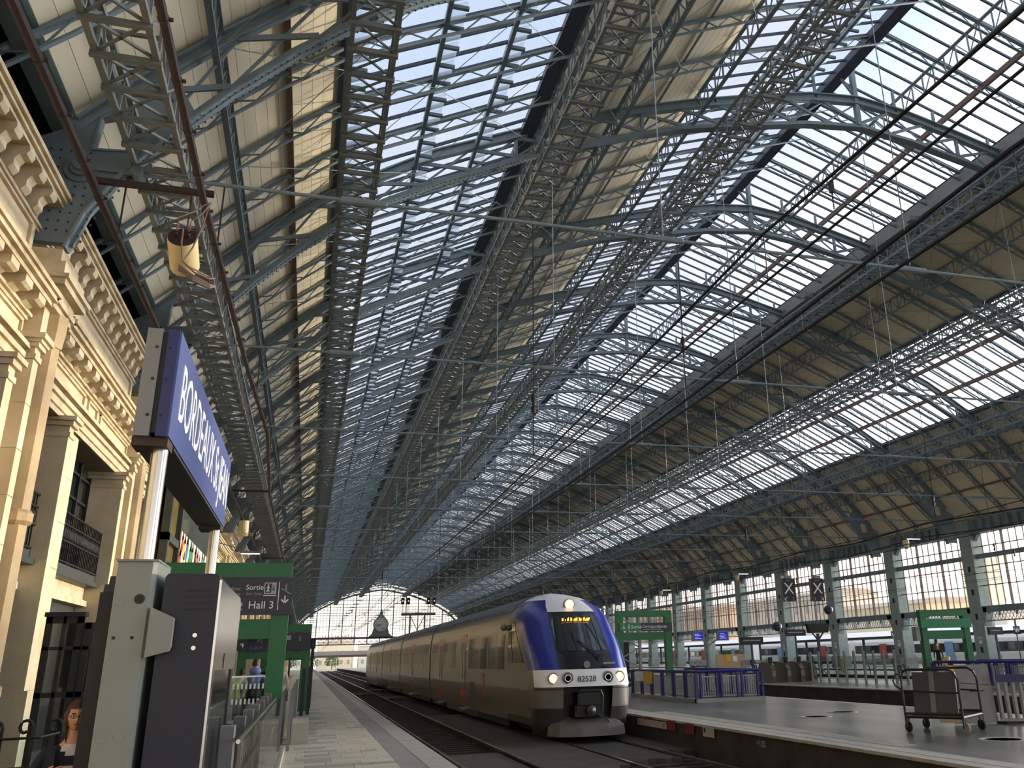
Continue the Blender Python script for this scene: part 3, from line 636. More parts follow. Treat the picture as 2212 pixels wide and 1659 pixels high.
for c in range(NC):
    for a, d in rows: allp.box(XR + .39, XR + .41, .65 + c * cw + .03, .65 + (c + 1) * cw - .03, a, d)
allm = allp.mesh('glass_panes', GLASS_W); num = 0
for k in range(-1, 26):
    y = 17.1 + 10 * k; num += 1; w = struct('window_%d' % num, (XR, y, 4.45))
    inst('window_frame', fmesh, w, (0, y, 0))
    for c in range(1, NC): inst('mullion', mulw if c % 4 == 0 else mul, w, (0, y + .65 + c * cw, 0))
    for m in trm: inst('transom', m, w, (0, y, 0))
    if 2 <= k <= 5:
        for c in range(NC):
            for m in pmz: inst('glass_pane', m, w, (0, y + .65 + c * cw, 0))
    else: inst('glass_panes', allm, w, (0, y, 0), kind='stuff')
MB().box(XR + .2, XR + .6, -12, Y_END, 10.9, 11.6).build('wall_plate', STEEL, wr)
MB().box(XR + .2, XR + .6, -12, 7.1, 0, 10.9).build('near_wall', STEEL_L, wr)
# near end of the hall behind the viewpoint: glazed screen over an open base
wn = struct('wall_near'); b = MB()
for i in range(15): b.box(-6 + 3.9 * i - .1, -6 + 3.9 * i + .1, -13.1, -12.9, 8.5, ip(BOTC, -6 + 3.9 * i) + 1)
b.box(-6.6, 48.6, -13.2, -12.8, 8.0, 8.6); b.build('end_mullions', STEEL, wn)
# ------------------------------------------------------------------ far end screen
we = struct('wall_end'); YE = Y_END
arch = [(x, z) for x, z in BOTC if z > 10]; a2 = [(x, z - .1) for x, z in BOTC]
MB().strip(a2, .5, .5, YE).build('arch_rib', BROWN, we)
MB().strip([(x, z + 1.2) for x, z in TOPC], .3, .5, YE).build('outer_rib', STEEL, we)
MB().box(-5.2, 47.2, YE - .3, YE + .3, 8.3, 8.9).build('cross_beam', BROWN, we); MB().box(-5.2, 47.2, YE - .2, YE + .2, 6.6, 6.9).build('lower_beam', BROWN, we)
b = MB()
for i in range(30): x = -5 + i * 1.74; b.bar((x, YE, 6.9), (x + 1.74, YE, 8.3), .08); b.bar((x, YE, 8.3), (x + 1.74, YE, 6.9), .08)
b.build('beam_lattice', GREYST, we, kind='stuff')
mm = {}
for i in range(-7, 8):
    x = XC + 3.78 * i; z = ip(BOTC, x) - .1
    if z > 9 and -4.6 < x < 46.6: MB().box(x - .13, x + .13, YE - .15, YE + .15, 6.9, z).build('mullion', BROWN, we)
b = MB(); x = -4.4
while x < 46.5: b.box(x - .045, x + .045, YE - .04, YE + .04, 8.9, max(9, ip(BOTC, x) - .1)); x += .945
z = 9.6
while z < 22.8:
    l = next((x for x in [-5 + i * .1 for i in range(270)] if ip(BOTC, x) > z), XC); b.box(l, 2 * XC - l, YE - .04, YE + .04, z - .045, z + .045); z += .82
b.build('glazing_grid', BROWN, we, kind='stuff')
b = MB().prism([(x, z - .15) for x, z in BOTC if z > 8.9] , 'y', YE + .05, YE + .07); fix(b.build('screen_glass', GLASS_W, we))
# gable between the arch and the roof skin: only struts, daylight shows between
b = MB()
for i in range(70):
    x = -4.4 + i * .735; b.box(x - .04, x + .04, YE - .05, YE + .05, ip(BOTC, x), sk(x)[1] - .2)
b.build('gable_struts', STEEL, we, kind='stuff')
# clock on the beam
t = thing('station_clock', 'large round clock with a pointed crest on the far end beam', 'clock', (21.1, YE - .6, 8.9)); cx = 21.1
MB().lathe([(2.1, -.5), (2.3, -.4), (2.3, .4), (2.1, .5)][::-1], (cx, YE - .6, 12.4), 32, 'y').build('case', GREYST, t, smooth=True)
MB().prism([(cx - 3.6, 8.9), (cx + 3.6, 8.9), (cx + 2.6, 9.7), (cx + 2.2, 11.2), (cx + 1.5, 12), (cx - 1.5, 12), (cx - 2.2, 11.2), (cx - 2.6, 9.7)], 'y', YE - .95, YE - .25).build('base', GREYST, t)
MB().prism([(cx - 1.5, 14.2), (cx + 1.5, 14.2), (cx + .55, 15.3), (cx + .2, 16.8), (cx, 17.3), (cx - .2, 16.8), (cx - .55, 15.3)], 'y', YE - .8, YE - .4).build('crest', GREYST, t)
d = MB().lathe([(1.95, -.02), (1.95, .02)], (cx, YE - 1.12, 12.4), 32, 'y').build('dial', M('clock_dial', (232, 228, 220), 0.5), t)
for i in range(12):
    a = i * PI / 6; MB().bar((cx + 1.5 * math.sin(a), YE - 1.16, 12.4 + 1.5 * math.cos(a)), (cx + 1.85 * math.sin(a), YE - 1.16, 12.4 + 1.85 * math.cos(a)), .14, .03, up=(0, 1, 0)).build('hour_mark', BLACK, d)
for a, l in ((-1.75, 1.6), (-2.1, 1.1)): MB().bar((cx, YE - 1.2, 12.4), (cx + l * math.sin(a), YE - 1.2, 12.4 + l * math.cos(a)), .16, .03, up=(0, 1, 0)).build('hand', BLACK, t)
# signal gantry over the tracks (distance 115 m)
t = thing('signal_gantry', 'brown lattice signal gantry carrying four dark signal heads', 'signal', (13, 115, 7)); gy = 115
MB().box(10.9, 15.1, gy - .3, gy + .3, 7.0, 7.3).build('deck', BROWN, t)
for i, x in enumerate((12.0, 13.8)): MB().box(x - .09, x + .09, gy - .1, gy + .1, -.7, 7.0).build('leg', BROWN, t)
MB().bar((12, gy, 3.5), (13.8, gy, 7), .08).bar((13.8, gy, 3.5), (12, gy, 7), .08).bar((12, gy, 0), (13.8, gy, 3.5), .08).bar((13.8, gy, 0), (12, gy, 3.5), .08).build('cross_braces', BROWN, t)
lampw = emit('signal_white_lamp', (255, 240, 220), 2.0)
for x in (11.0, 11.7, 14.2, 14.9):
    h = MB().box(x - .2, x + .2, gy - .2, gy + .1, 8.35, 9.15).build('signal_head', BLACK, t); MB().box(x - .03, x + .03, gy, gy + .06, 7.3, 8.35).build('post', BROWN, t)
    MB().lathe([(.06, -.22), (.06, -.2)][::-1], (x, gy, 8.75), 8, 'y').build('lens', lampw, h)
# ------------------------------------------------------------------ outside: ground, canopy, train, houses, footbridge
MB().box(-150, 400, -150, 700, -1.3, -1.22).build('ground', M('gravel_yard', (186, 178, 166), 0.9, 0, 0.3, 0.3), None, kind='structure')
t = thing('platform_canopy', 'long flat canopy with pale roof and dark fascia beyond the pillars', 'canopy', (57, 0, 2.5))
MB().box(55.5, 60, -30, 280, 2.55, 2.75).build('fascia', M('dark_canopy_fascia', (70, 58, 56), 0.6), t); MB().prism([(55.2, 2.75), (60.2, 2.75), (57.7, 3.3)], 'y', -30, 280).build('roof', M('pale_canopy_roof', (214, 216, 222), 0.4), t)  # near stretch is unseen, added to block the low sun
for i in range(18): MB().box(57.6, 57.8, -22 + 12 * i, -21.8 + 12 * i, 0, 2.6).build('post', STEEL_D, t)
TW = M('white_train_paint', (222, 222, 220), 0.4, 0, 0.05); TWIN = M('train_window_band', (62, 64, 72), 0.15, 0, 0.1)
for ti, (y0, n, lab) in enumerate(((-24, 6, 'white regional train with grey window band behind the nearest teal pillars'), (125, 4, 'second white train farther along behind the canopy'))):  # first train's near cars are unseen, added to block low sun
    t = thing('regional_train', lab, 'train', (65, y0, -.2), 'white trains outside the pillars')
    for c in range(n):
        a = y0 + c * 24.5; car = MB().prism([(64.2, .2), (64.0, .9), (64.1, 2.3), (64.7, 3.1), (67, 3.1), (67, .2)], 'y', a, a + 24).build('carriage', TW, t)
        MB().box(63.98, 64.06, a + .6, a + 23.4, 1.05, 1.95).build('window_band', TWIN, car); MB().box(64.5, 66.9, a + 1, a + 23, -.6, .2).build('underframe', BLACK, car)
        for i in range(9): MB().box(63.95, 63.98, a + 1.2 + i * 2.5, a + 2.7 + i * 2.5, 1.2, 1.85).build('window', DGLASS, car)
        for yy in (5.5, 17): MB().box(63.94, 64.0, a + yy, a + yy + 1.3, .25, 2.1).build('door', (M('door_sky_blue', (120, 150, 190), .5), M('door_soft_red', (168, 66, 60), .5))[(c + (yy > 9)) % 2], car)
HOUSE = [M('cream_render', (244, 230, 200), 0.8, 0, 0.1), M('pale_stone_front', (236, 228, 216), 0.8, 0, 0.1), M('pink_brick', (228, 206, 186), 0.8, 0, 0.2)]; TILES_ = M('clay_roof', (214, 196, 182), 0.8, 0, 0.25); SHUT = M('grey_window', (176, 172, 168), 0.4)  # house walls and roofs are paled so the colour carries hazy glare
hl = ('cream house with rows of grey windows outside the pillars', 'pale stone block behind the canopy', 'pinkish brick building beyond the canopy')
for i, (x, y0, y1, h) in enumerate(((92, 120, 150, 8.2), (95, 153, 190, 12.0), (90, 194, 240, 11.5), (98, 245, 300, 14), (88, 98, 117, 5.6), (120, 305, 390, 16))):
    t = thing('townhouse', ('cream', 'pale stone', 'pink brick')[i % 3] + ' townhouse with rows of windows, %s from the near end past the canopy' % ORD[(1, 2, 3, 4, 0, 5)[i]], 'house', (x, y0, -1.2), 'houses outside the right windows')
    MB().box(x, x + 12, y0, y1, -1.2, h).build('wall', HOUSE[i % 3], t); MB().prism([(x - .3, h), (x + 12.3, h), (x + 9, h + .9), (x + 3, h + .9)], 'y', y0 - .3, y1 + .3).build('roof', TILES_, t)
    yy = y0 + 2
    while yy < y1 - 2:
        for z in (1.5, 5.0, 8.5, 12):
            if z + 2 < h: MB().box(x - .06, x + .02, yy, yy + 1.2, z, z + 2).build('window', SHUT, t)
        yy += 4.2
for i, (x, y, h) in enumerate(((112, 127, 17), (112, 131.5, 17.6))):
    t = tag(MB().box(x, x + 2.6, y, y + 2.6, -1.2, h).build('tower', HOUSE[1]), ('left' if i else 'right') + ' one of two slim pale towers over the rooftops', 'tower')
# end of the hall: footbridge, rows of far houses, bushes, curved track, masts
t = thing('footbridge', 'long low footbridge with railings across the tracks past the end screen', 'bridge', (20, 330, 3.8))
MB().box(-40, 90, 328, 332, 3.4, 4.1).build('deck', M('bridge_brown', (96, 80, 72), .7), t); MB().box(-40, 90, 327.8, 328, 4.1, 5.4).build('parapet', M('bridge_grey_mesh', (150, 140, 138), .7), t)
for x in (-8, 26, 60): MB().box(x, x + 1, 329, 331, -1.2, 3.4).build('pier', CONC, t)
for i in range(7):
    x = -30 + i * 17; h = (9, 7, 10, 8, 9, 7, 10)[i]
    t = thing('terrace_house', 'pale house past the footbridge, %s of the row from the left' % ORD[i], 'house', (x, 400, -1.2), 'houses past the footbridge')
    MB().box(x, x + 15, 400, 410, -1.2, h).build('wall', HOUSE[i % 2], t); MB().prism([(399.5, h), (410.5, h), (405, h + 2.5)], 'x', x - .2, x + 15.2).build('roof', TILES_, t)
    for j in range(5):
        for z in (1, 4.2): MB().box(x + 1.2 + j * 2.8, x + 2.2 + j * 2.8, 399.9, 400.02, z, z + 1.7).build('window', SHUT, t)
LEAF = M('spring_leaves', (96, 130, 60), 0.7, 0, 0.5, 0.5, 0, (46, 70, 30))
for i in range(5):
    r = random.Random(i); b = MB(); x, y = -22 + 8 * i, 388 + 3 * (i % 2)
    t = thing('bush', 'green bush beside the curving track, %s from the left' % ORD[i], 'bush', (x, y, -1.2), 'bushes past the hall')
    MB().tube([(x, y, -1.2), (x, y, 1.5)], .15, 6).build('stem', RAILB, t)
    for j in range(420):
        a, e_, rr = r.uniform(0, 2 * PI), r.uniform(-.6, 1.5), r.uniform(1.6, 3.0); p = Vector((x + rr * math.cos(a) * math.cos(e_), y + rr * math.sin(a) * math.cos(e_), 1.8 + rr * math.sin(e_))); d = Vector((r.gauss(0, 1), r.gauss(0, 1), r.gauss(0, 1))).normalized() * .4; q = d.cross(Vector((0, .3, 1))).normalized() * .25
        b.add([tuple(p - d), tuple(p + q), tuple(p + d), tuple(p - q)], [(0, 1, 2, 3)])
    b.build('leaves', LEAF, t, kind='stuff')
for j, (xc, lab) in enumerate(((4.15, 'bright curving rails leaving the hall, left pair'), (7.65, 'bright curving rails leaving the hall, right pair'))):
    t = thing('curved_track', lab, 'track', (xc, 289, -.74), 'rails curving away past the hall')
    for s in (-.75, .75): MB().tube([(xc + s - 18 * (i / 10) ** 2, 289.3 + i * 12, -.58) for i in range(8)], .05, 4).build('rail', RAILS, t)
for i in range(4):
    x, y = (-3, 2.5, 10.5, 16)[i], (345, 350, 352, 348)[i]
    tag(MB().tube([(x, y, -1.2), (x, y, 6)], .12, 6).bar((x, y, 5.6), (x + 3, y, 5.8), .06).build('catenary_mast', GREYST), 'slim grey line mast past the footbridge, %s from the left' % ORD[i], 'mast', 'line masts past the hall')
# ------------------------------------------------------------------ the train: four-car unit standing on the second track
SILV = M('silver_grey_train_paint', (142, 134, 120), 0.2, 0.35, 0.06, 1.0); TBLUE = M('deep_blue_train_paint', (30, 42, 140), 0.22, 0, 0.05); TWHITE = M('white_train_front', (226, 226, 230), 0.3, 0, 0.04)
TDARK = M('dark_skirt_paint', (64, 60, 56), 0.4, 0, 0.2); ROOFB = M('slate_blue_roof_paint', (72, 82, 100), 0.35, 0.1, 0.08); TRED = M('red_door_paint', (178, 52, 34), 0.25, 0, 0.06); TBLACK = M('black_front_panel', (24, 26, 34), 0.25, 0, 0.05)
WSG = M('windscreen_glass', (36, 46, 54), 0.05, 0, 0.1, spec=0.9); SIDEG = M('tinted_side_glass', (40, 38, 34), 0.05, 0, 0.1, spec=0.9)
LAMP = emit('warm_headlamp', (255, 190, 128), 1.7); LED = emit('orange_led', (255, 150, 40), 3.0)
tr = thing('train', 'silver and blue regional train with lit headlamps and number 82528 on its white nose', 'train', (7.65, 25, -.55)); TX = 7.65
PW = [(-.42, 1.3), (-.2, 1.38), (.3, 1.43), (.75, 1.45), (2.0, 1.45), (2.5, 1.42), (2.92, 1.34), (3.1, 1.26), (3.3, 1.08), (3.45, .84), (3.58, .48), (3.66, .03)]
PYF = [(-.42, 25.5), (-.2, 25.3), (.3, 25.1), (.8, 25.0), (1.3, 25.1), (1.72, 25.38), (2.92, 26.55), (3.1, 26.95), (3.3, 27.4), (3.45, 27.9), (3.58, 28.5), (3.66, 29.1)]
PD = [(-.42, .8), (.8, .95), (1.3, 1.1), (2.92, 1.5), (3.3, 1.2), (3.58, .6), (3.66, .1)]
YB = 29.4
def fpos(u, z, s, off=0.0):
    w, yf, d = ip(PW, z), ip(PYF, z), ip(PD, z)
    if u <= 1:
        t = u * PI / 2; n = 2 / 2.7; fx = math.sin(t) ** n; fy = 1 - max(math.cos(t), 0) ** n
        return Vector((TX + s * (w * fx + off * u), yf + d * fy - off * (1 - u), z))
    return Vector((TX + s * (w + off), yf + d + (YB - yf - d) * (u - 1), z))
def uof(fr): return math.asin(fr ** (2.7 / 2)) * 2 / PI
def patch(name, mat, u0, u1, zs, sides=(1, -1), off=0.0, nu=10, parent=None, slant=None, smooth=True):
    zs = [zs[0] + (zs[1] - zs[0]) * i / 8 for i in range(9)]; out = []
    def strip_(b, s):
        def fn(i, j):
            z = zs[j]; a, c = slant(z) if slant else (u0, u1)
            return fpos(a + (c - a) * i / (nu - 1), z, s, off)
        b.grid(fn, nu, 9)
    if u0 == 0 and not slant:                      # one piece across the middle
        b = MB(); strip_(b, 1); strip_(b, -1); o = b.build(name, mat, parent or tr, smooth=smooth); import bmesh
        m = bmesh.new(); m.from_mesh(o.data); bmesh.ops.remove_doubles(m, verts=m.verts, dist=1e-4); m.to_mesh(o.data); m.free(); fix(o); return o
    for s in sides: b = MB(); strip_(b, s); o = b.build(name, mat, parent or tr, smooth=smooth); fix(o)
    return o
UW = uof(.56); UM = uof(.5)
patch('lower_skirt', TDARK, UM, 1, (-.42, .28)); patch('lower_skirt', TDARK, 1, 2, (-.2, .0)); patch('front_fairing', M('shaded_fairing_grey', (120, 114, 106), .35, .2, .08), UM, 1, (.28, .76)); patch('cab_side', SILV, 1, 2, (.0, .76))  # fairing grey is darkened for the shade of the platform
patch('bumper_band', TWHITE, 0, .86, (.84, 1.3)); patch('band_lip', TDARK, UM, 1, (.76, .84), off=-.02); patch('cab_side', SILV, .86, 2, (.76, 1.3))
patch('nose_panel', TBLACK, 0, UW, (1.3, 1.72)); patch('windscreen_surround', TBLACK, 0, UW, (1.72, 2.95)); ws = patch('windscreen', WSG, 0, UW * .9, (1.8, 2.86), off=.012)
patch('roof_cap', TWHITE, 0, UW, (2.95, 3.66)); bl = lambda z: (UW, 1.05 + max(0, z - 1.3) * .13)
patch('blue_cheek', TBLUE, 0, 0, (1.3, 3.36), slant=bl, nu=14); patch('roof_shoulder', TWHITE, 0, 0, (3.36, 3.66), slant=lambda z: (UW, 1.05 + max(0, z - 1.3) * .13)); patch('cab_side', SILV, 0, 0, (1.3, 3.66), slant=lambda z: (1.05 + max(0, z - 1.3) * .13, 2))
patch('cab_side_window', SIDEG, 0, 0, (1.5, 2.75), off=.012, slant=lambda z: (1.16 + (z - 1.5) * .15, 1.62)); patch('cab_door_window', SIDEG, 1.66, 1.86, (1.5, 2.75), off=.012)
# mouth with coupler, plough
MB().box(TX - 1.0, TX + 1.0, 25.55, 27.5, -.5, .84).build('mouth', BLACK, tr)
c = MB().box(TX - .32, TX + .32, 24.9, 25.6, .36, .68).build('coupler', BLACK, tr); MB().lathe([(.02, -.12), (.13, -.05), (.13, .1)], (TX, 24.85, .22), 12, 'y').build('coupler_knob', TDARK, c); MB().box(TX - .42, TX + .42, 25.0, 25.5, .05, .34).build('coupler_head', BLACK, c)
MB().tube([(TX - .36, 24.95, .2), (TX - .36, 24.85, .6), (TX - .3, 24.85, .74), (TX + .3, 24.85, .74), (TX + .36, 24.85, .6), (TX + .36, 24.95, .2)], .02, 5).build('guard_rail', TDARK, c)
MB().tube([(TX + .1, 24.95, .15), (TX + .5, 24.9, -.05), (TX + .85, 25.1, -.3)], .02, 5).build('air_hose', BLACK, tr)
b = MB(); pr = [(-1.15, 25.3), (-.95, 24.75), (-.4, 24.5), (.4, 24.5), (.95, 24.75), (1.15, 25.3)]
vs = [(TX + x, y, -.42) for x, y in pr] + [(TX + x * .97, y + .02, -.2) for x, y in pr] + [(TX + x * .7, 25.5, .02) for x, y in pr]; n = 6
b.add(vs, [(i, i + 1, i + 7, i + 6) for i in range(5)] + [(i + 6, i + 7, i + 13, i + 12) for i in range(5)] + [tuple(range(12, 18)), (5, 4, 3, 2, 1, 0)]); fix(b.build('snow_plough', M('plough_grey', (104, 100, 96), .5, 0, .2), tr))
for s in (-1, 1):
    for fr, nm, mat, r in ((.68, 'headlamp', LAMP, .12), (.41, 'fog_lamp', TBLACK, .13)):
        p = fpos(uof(fr), 1.07, s); h = MB().lathe([(r + .035, -.03), (r + .035, .04), (r, .05)][::-1], (p.x, p.y, p.z), 20, 'y').build(nm, SGREY, tr, smooth=True)
        MB().lathe([(r, -.045), (r * .5, -.06), (.01, -.065)][::-1], (p.x, p.y + .01, p.z), 20, 'y').build('lens', mat, h)
        if nm == 'fog_lamp': MB().lathe([(r * .75, -.07), (r * .75, -.06), (r * .6, -.06), (r * .6, -.07)], (p.x, p.y + .01, p.z), 20, 'y').build('chrome_ring', STAIN, h)
p = fpos(0, 3.16, 1) + Vector((0, -.16, .02)); h = MB().lathe([(.17, -.03), (.17, .1)][::-1], (p.x, p.y, p.z), 20, 'y').build('roof_lamp', SGREY, tr); MB().lathe([(.14, -.05), (.01, -.06)][::-1], (p.x, p.y, p.z), 20, 'y').build('lens', LAMP, h)
text('number', '82528', .22, NAVY, tr, (TX - .33, 24.985, .97), FACE_CAM, .008, sx=1.0)
b = MB(); r = random.Random(3); x = TX - .42
while x < TX + .44:
    b.box(x, x + .012, 26.24, 26.26, 2.66, 2.66 + r.choice((.05, .08, .08, .1)));
    if r.random() < .5: b.box(x, x + .035, 26.24, 26.26, 2.66 + r.choice((0, .04, .07)), 2.68 + r.choice((.0, .05, .07)))
    x += r.choice((.03, .03, .035, .07))
b.build('destination_leds', LED, tr, kind='stuff')
wp = MB().bar((TX + .42, 25.2, 1.62), (TX - .12, 25.7, 2.12), .035, .03).build('wiper', BLACK, tr); MB().bar((TX - .18, 25.45, 1.78), (TX - .22, 25.95, 2.42), .03).build('wiper_blade', BLACK, wp); MB().lathe([(.09, -.05), (.07, .05)], (TX + .42, 25.3, 1.6), 10, 'y').build('wiper_hub', BLACK, wp)
MB().lathe([(.1, -.01), (.1, .01)], (TX - .02, 25.09, 1.42), 16, 'y').build('maker_badge', SGREY, tr).scale.x = 1.0; MB().box(TX + .48, TX + .84, 25.1, 25.14, 1.42, 1.47).build('badge_strip', GREYTXT, tr)
MB().lathe([(.06, 0), (.03, .12), (.01, .2)], (TX - .35, 28.9, 3.62), 8).build('antenna', BLACK, tr)
for s in (-1, 1): MB().ball((TX + s * 1.5, 29.6, 2.62), .1, .22, .12, 12, 8).build('camera_pod', SGREY, tr, smooth=True)
# carriages
SEC = [(s * w, z) for s in (1,) for z, w in [(-.2, 1.38), (.3, 1.43), (.75, 1.45), (2.0, 1.45), (2.5, 1.42), (2.92, 1.34), (3.1, 1.26)]]
body = [(TX + x, z) for x, z in SEC] + [(TX - x, z) for x, z in reversed(SEC)]
roofp = [(TX + x, z) for x, z in ((1.28, 3.08), (1.26, 3.12), (1.1, 3.32), (.86, 3.48), (.5, 3.6), (0, 3.64))]; roofp += [(2 * TX - x, z) for x, z in reversed(roofp[:-1])]
cars = [(YB, 48.35), (48.85, 64.35), (64.85, 80.15), (80.65, 101.5)]
def sbox(b, s, y0, y1, z0, z1, d=.012, lean=True):
    """panel lying on the side wall of a carriage"""
    q = lambda z: ip([(z_, w_) for w_, z_ in SEC], z) + d
    zs = [z0, z1] if z1 < 2.0 or z0 > 2.0 else [z0, 2.0, z1]; pts = [(TX + s * q(z), z) for z in zs] + [(TX + s * (q(z) - .05), z) for z in reversed(zs)]
    return b.prism(pts, 'y', y0, y1)
for ci, (y0, y1) in enumerate(cars):
    car = fix(MB().prism(body, 'y', y0, y1).build('carriage', SILV, tr, smooth=False)); fix(MB().prism(roofp, 'y', y0, y1).build('roof_fairing', ROOFB, car))
    b = MB()
    for s in (-1, 1):
        y = y0 + 1.2
        while y < y1 - 1.5:
            for j in range(5): a = 3.16 + j * .035; b.bar((TX + s * (1.23 - j * .045), y, a), (TX + s * (1.23 - j * .045), y + 1.0, a), .02, .025)
            y += 1.35
    b.build('roof_louvres', BLACK, car, kind='stuff')
    doors = {0: (37.3, 44.0), 1: (56.6,), 2: (72.0,), 3: (86.5, 95)}[ci]; L_ = y1 - y0
    if ci == 0: wins = [(29.6, 30.9), (31.05, 32.5), (32.65, 34.1), (34.3, 36.6), (40.0, 41.7), (42.1, 43.7), (45.6, 48.0)]
    else:
        wins = []; y = y0 + .4
        while y < y1 - 1:
            e = min(y + 2.1, y1 - .4)
            if all(e < d - .15 or y > d + 1.5 for d in doors): wins.append((y, e)); y = e + .12
            else: y += .3
    for s in (-1, 1):
        fix(sbox(MB(), s, y0 + .1, y1 - .1, 1.22, 2.46, .006).build('window_band', SIDEG if ci else SILV, car))
        for a, e in wins: fix(sbox(MB(), s, a, e, 1.3, 2.4, .014).build('window', SIDEG, car))
        for d in doors:
            dr = fix(sbox(MB(), s, d, d + 1.35, .12, 2.62, .02).build('door', TRED, car))
            for a in (.12, .74): fix(sbox(MB(), s, d + a, d + a + .48, .75, 2.3, .028).build('door_window', SIDEG, dr))
            MB().box(TX + s * 1.44 - .1, TX + s * 1.44 + .1, d + .1, d + 1.25, -.28, -.22).build('step', GREYST, dr)
        if ci == 0: fix(sbox(MB(), s, 36.9, 37.1, 2.0, 2.1, .02).build('door_lamp', WHITE, car)); fix(sbox(MB(), s, 33.2, 33.45, .3, 1.15, .016).build('red_marking', TRED, car)); fix(sbox(MB(), s, 35.3, 36.3, .4, .8, .014).build('vent_grille', TDARK, car))
    MB().box(TX - 1.3, TX + 1.3, y0 + .2, y1 - .2, -.42, -.2).build('underframe', BLACK, car)
    MB().box(TX - 1.36, TX + 1.36, y0 + 5.5, y1 - 5.5, -.42, -.15).build('equipment_skirt', TDARK, car)
    if ci < 3: MB().box(TX - 1.05, TX + 1.05, y1 - .05, cars[ci + 1][0] + .05, -.1, 3.4).build('gangway_bellows', BLACK, car)
for y in (29.5, 48.6, 64.6, 80.4, 97.5):
    bg_ = MB().box(TX - 1.0, TX + 1.0, y - 1.7, y + 1.7, -.42, -.1).build('bogie', BLACK, tr)
    for dy in (-1.15, 1.15):
        for s in (-1, 1): MB().lathe([(.42, -.06), (.42, .06)], (TX + s * .76, y + dy, -.13), 20, 'x').build('wheel', RAILB, bg_)
# rear cab: rounded end closing the last car
b = MB()
def rear(i, j):
    z = [-.2, .3, .75, 1.3, 2.0, 2.5, 2.92, 3.1, 3.3, 3.45, 3.58, 3.64][j]; t = -PI / 2 + PI * i / 14; w = ip(PW, z)
    return (TX + w * (abs(math.sin(t)) ** .74) * (1 if t > 0 else -1), 101.5 + (3.6 - max(0, z - 1.2) * 1.0) * max(math.cos(t), 0) ** .74, z)
b.grid(rear, 15, 12); fix(b.build('rear_cab', SILV, tr, smooth=True))
# ------------------------------------------------------------------ left platform: station sign, totem, portals, stairwell
# station name sign on two stainless poles
t = thing('station_sign', 'long blue station name sign reading BORDEAUX St JEAN on two steel poles', 'sign', (-1.3, 7.4, 2.4))
y0, y1, z0, z1 = 7.4, 12.62, 3.38, 4.28
f = MB().box(-1.272, -1.19, y0, y1, z0, z1).build('front_panel', SBLUE_D, t); MB().box(-1.19, -1.176, y0 + .02, y1 - .02, z0 + .01, z1 - .01).build('sign_face', SBLUE, f)
bk = MB().box(-1.43, -1.315, y0, y1, z0, z1).build('back_panel', SGREY, t); MB().box(-1.32, -1.27, y0 + .02, y1 - .02, z0 + .03, z1 - .02).build('core', BLACK, t)
for zz in (3.55, 3.85, 4.12):
    MB().lathe([(.013, -.006), (.013, .004)], (-1.345, y0, zz), 8, 'y').build('screw', BLACK, bk); MB().lathe([(.01, -.006), (.01, .004)], (-1.25, y0, zz), 8, 'y').build('screw', BLACK, f)
MB().box(-1.44, -1.18, y0 + .05, y0 + .32, z0 - .07, z0).build('pole_shoe', RUST, t); MB().box(-1.44, -1.18, y1 - .42, y1 - .1, z0 - .07, z0).build('pole_shoe', RUST, t)
MB().box(-1.46, -1.18, y0 + .4, y1 - .45, z0 - .025, z0 - .002).build('bottom_tray', M('dark_tray', (44, 42, 40), .6), t)
for yy, zb in ((7.6, 2.415), (12.3, 0)): MB().lathe([(.064, zb), (.064, z0)], (-1.25, yy, 0), 20).build('pole', STAIN, t, smooth=True)
lt = text('lettering', 'BORDEAUX St JEAN', .7, WHITE, t, (-1.173, y0 + .3, z0 + .23), FACE_R, .004); lt.scale.x = 4.75 / max(v.co.x for v in lt.data.vertices)
# grey steel post with the navy display cabinet
t = thing('display_totem', 'pale grey steel post with a dark hole near its top, beside the navy cabinet', 'post', (-1.24, 7.5, 0))
MB().prism([(-1.375, 7.3), (-1.14, 7.3), (-1.11, 7.33), (-1.1, 7.9), (-1.375, 7.9)], 'z', -.2, 2.4).build('post_box', TOTEM, t); MB().box(-1.385, -1.1, 7.28, 7.92, 2.4, 2.415).build('top_plate', SGREY, t)
MB().lathe([(.035, -.004), (.035, .02)], (-1.2, 7.298, 2.13), 20, 'y').build('cable_hole', BLACK, t)
for x in (-1.335, -1.215): MB().lathe([(.012, -.004), (.012, .02)], (x, 7.298, 1.86), 10, 'y').build('bolt_hole', BLACK, t)
for x, z in ((-1.325, 2.12), (-1.32, 1.2), (-1.21, 1.2)):
    MB().lathe([(.037, -.002), (.04, .004)], (x, 7.299, z), 20, 'y').build('blanking_cap', TOTEM, t)
MB().prism([(-1.11, 1.72), (-.955, 1.76), (-.945, 1.79), (-.945, 1.99), (-.96, 2.0), (-1.11, 2.07)], 'y', 7.24, 7.32).build('bracket_arm', TOTEM, t)
t = thing('display_cabinet', 'navy display cabinet with a stainless rim facing the track', 'display', (-.85, 8.2, 0))
MB().prism([(-1.05, .02), (-.672, .02), (-.672, 2.28), (-.69, 2.315), (-1.03, 2.315), (-1.05, 2.29)], 'y', 7.33, 8.3).build('case', NAVY, t)
MB().box(-1.03, -.7, 7.5, 8.3, -.2, .02).build('foot_plate', IRON, t)
b = MB()
for r_ in range(4):
    for i in range(9): b.box(-.9 + i * .021, -.885 + i * .021, 7.326, 7.332, 2.05 + r_ * .045, 2.062 + r_ * .045)
b.build('vent_slots', BLACK, t, kind='stuff')
for z in (1.78, 1.87): MB().lathe([(.016, -.015), (.016, .0)], (-.8, 7.33, z), 12, 'y').build('screw', STAIN, t, smooth=True)
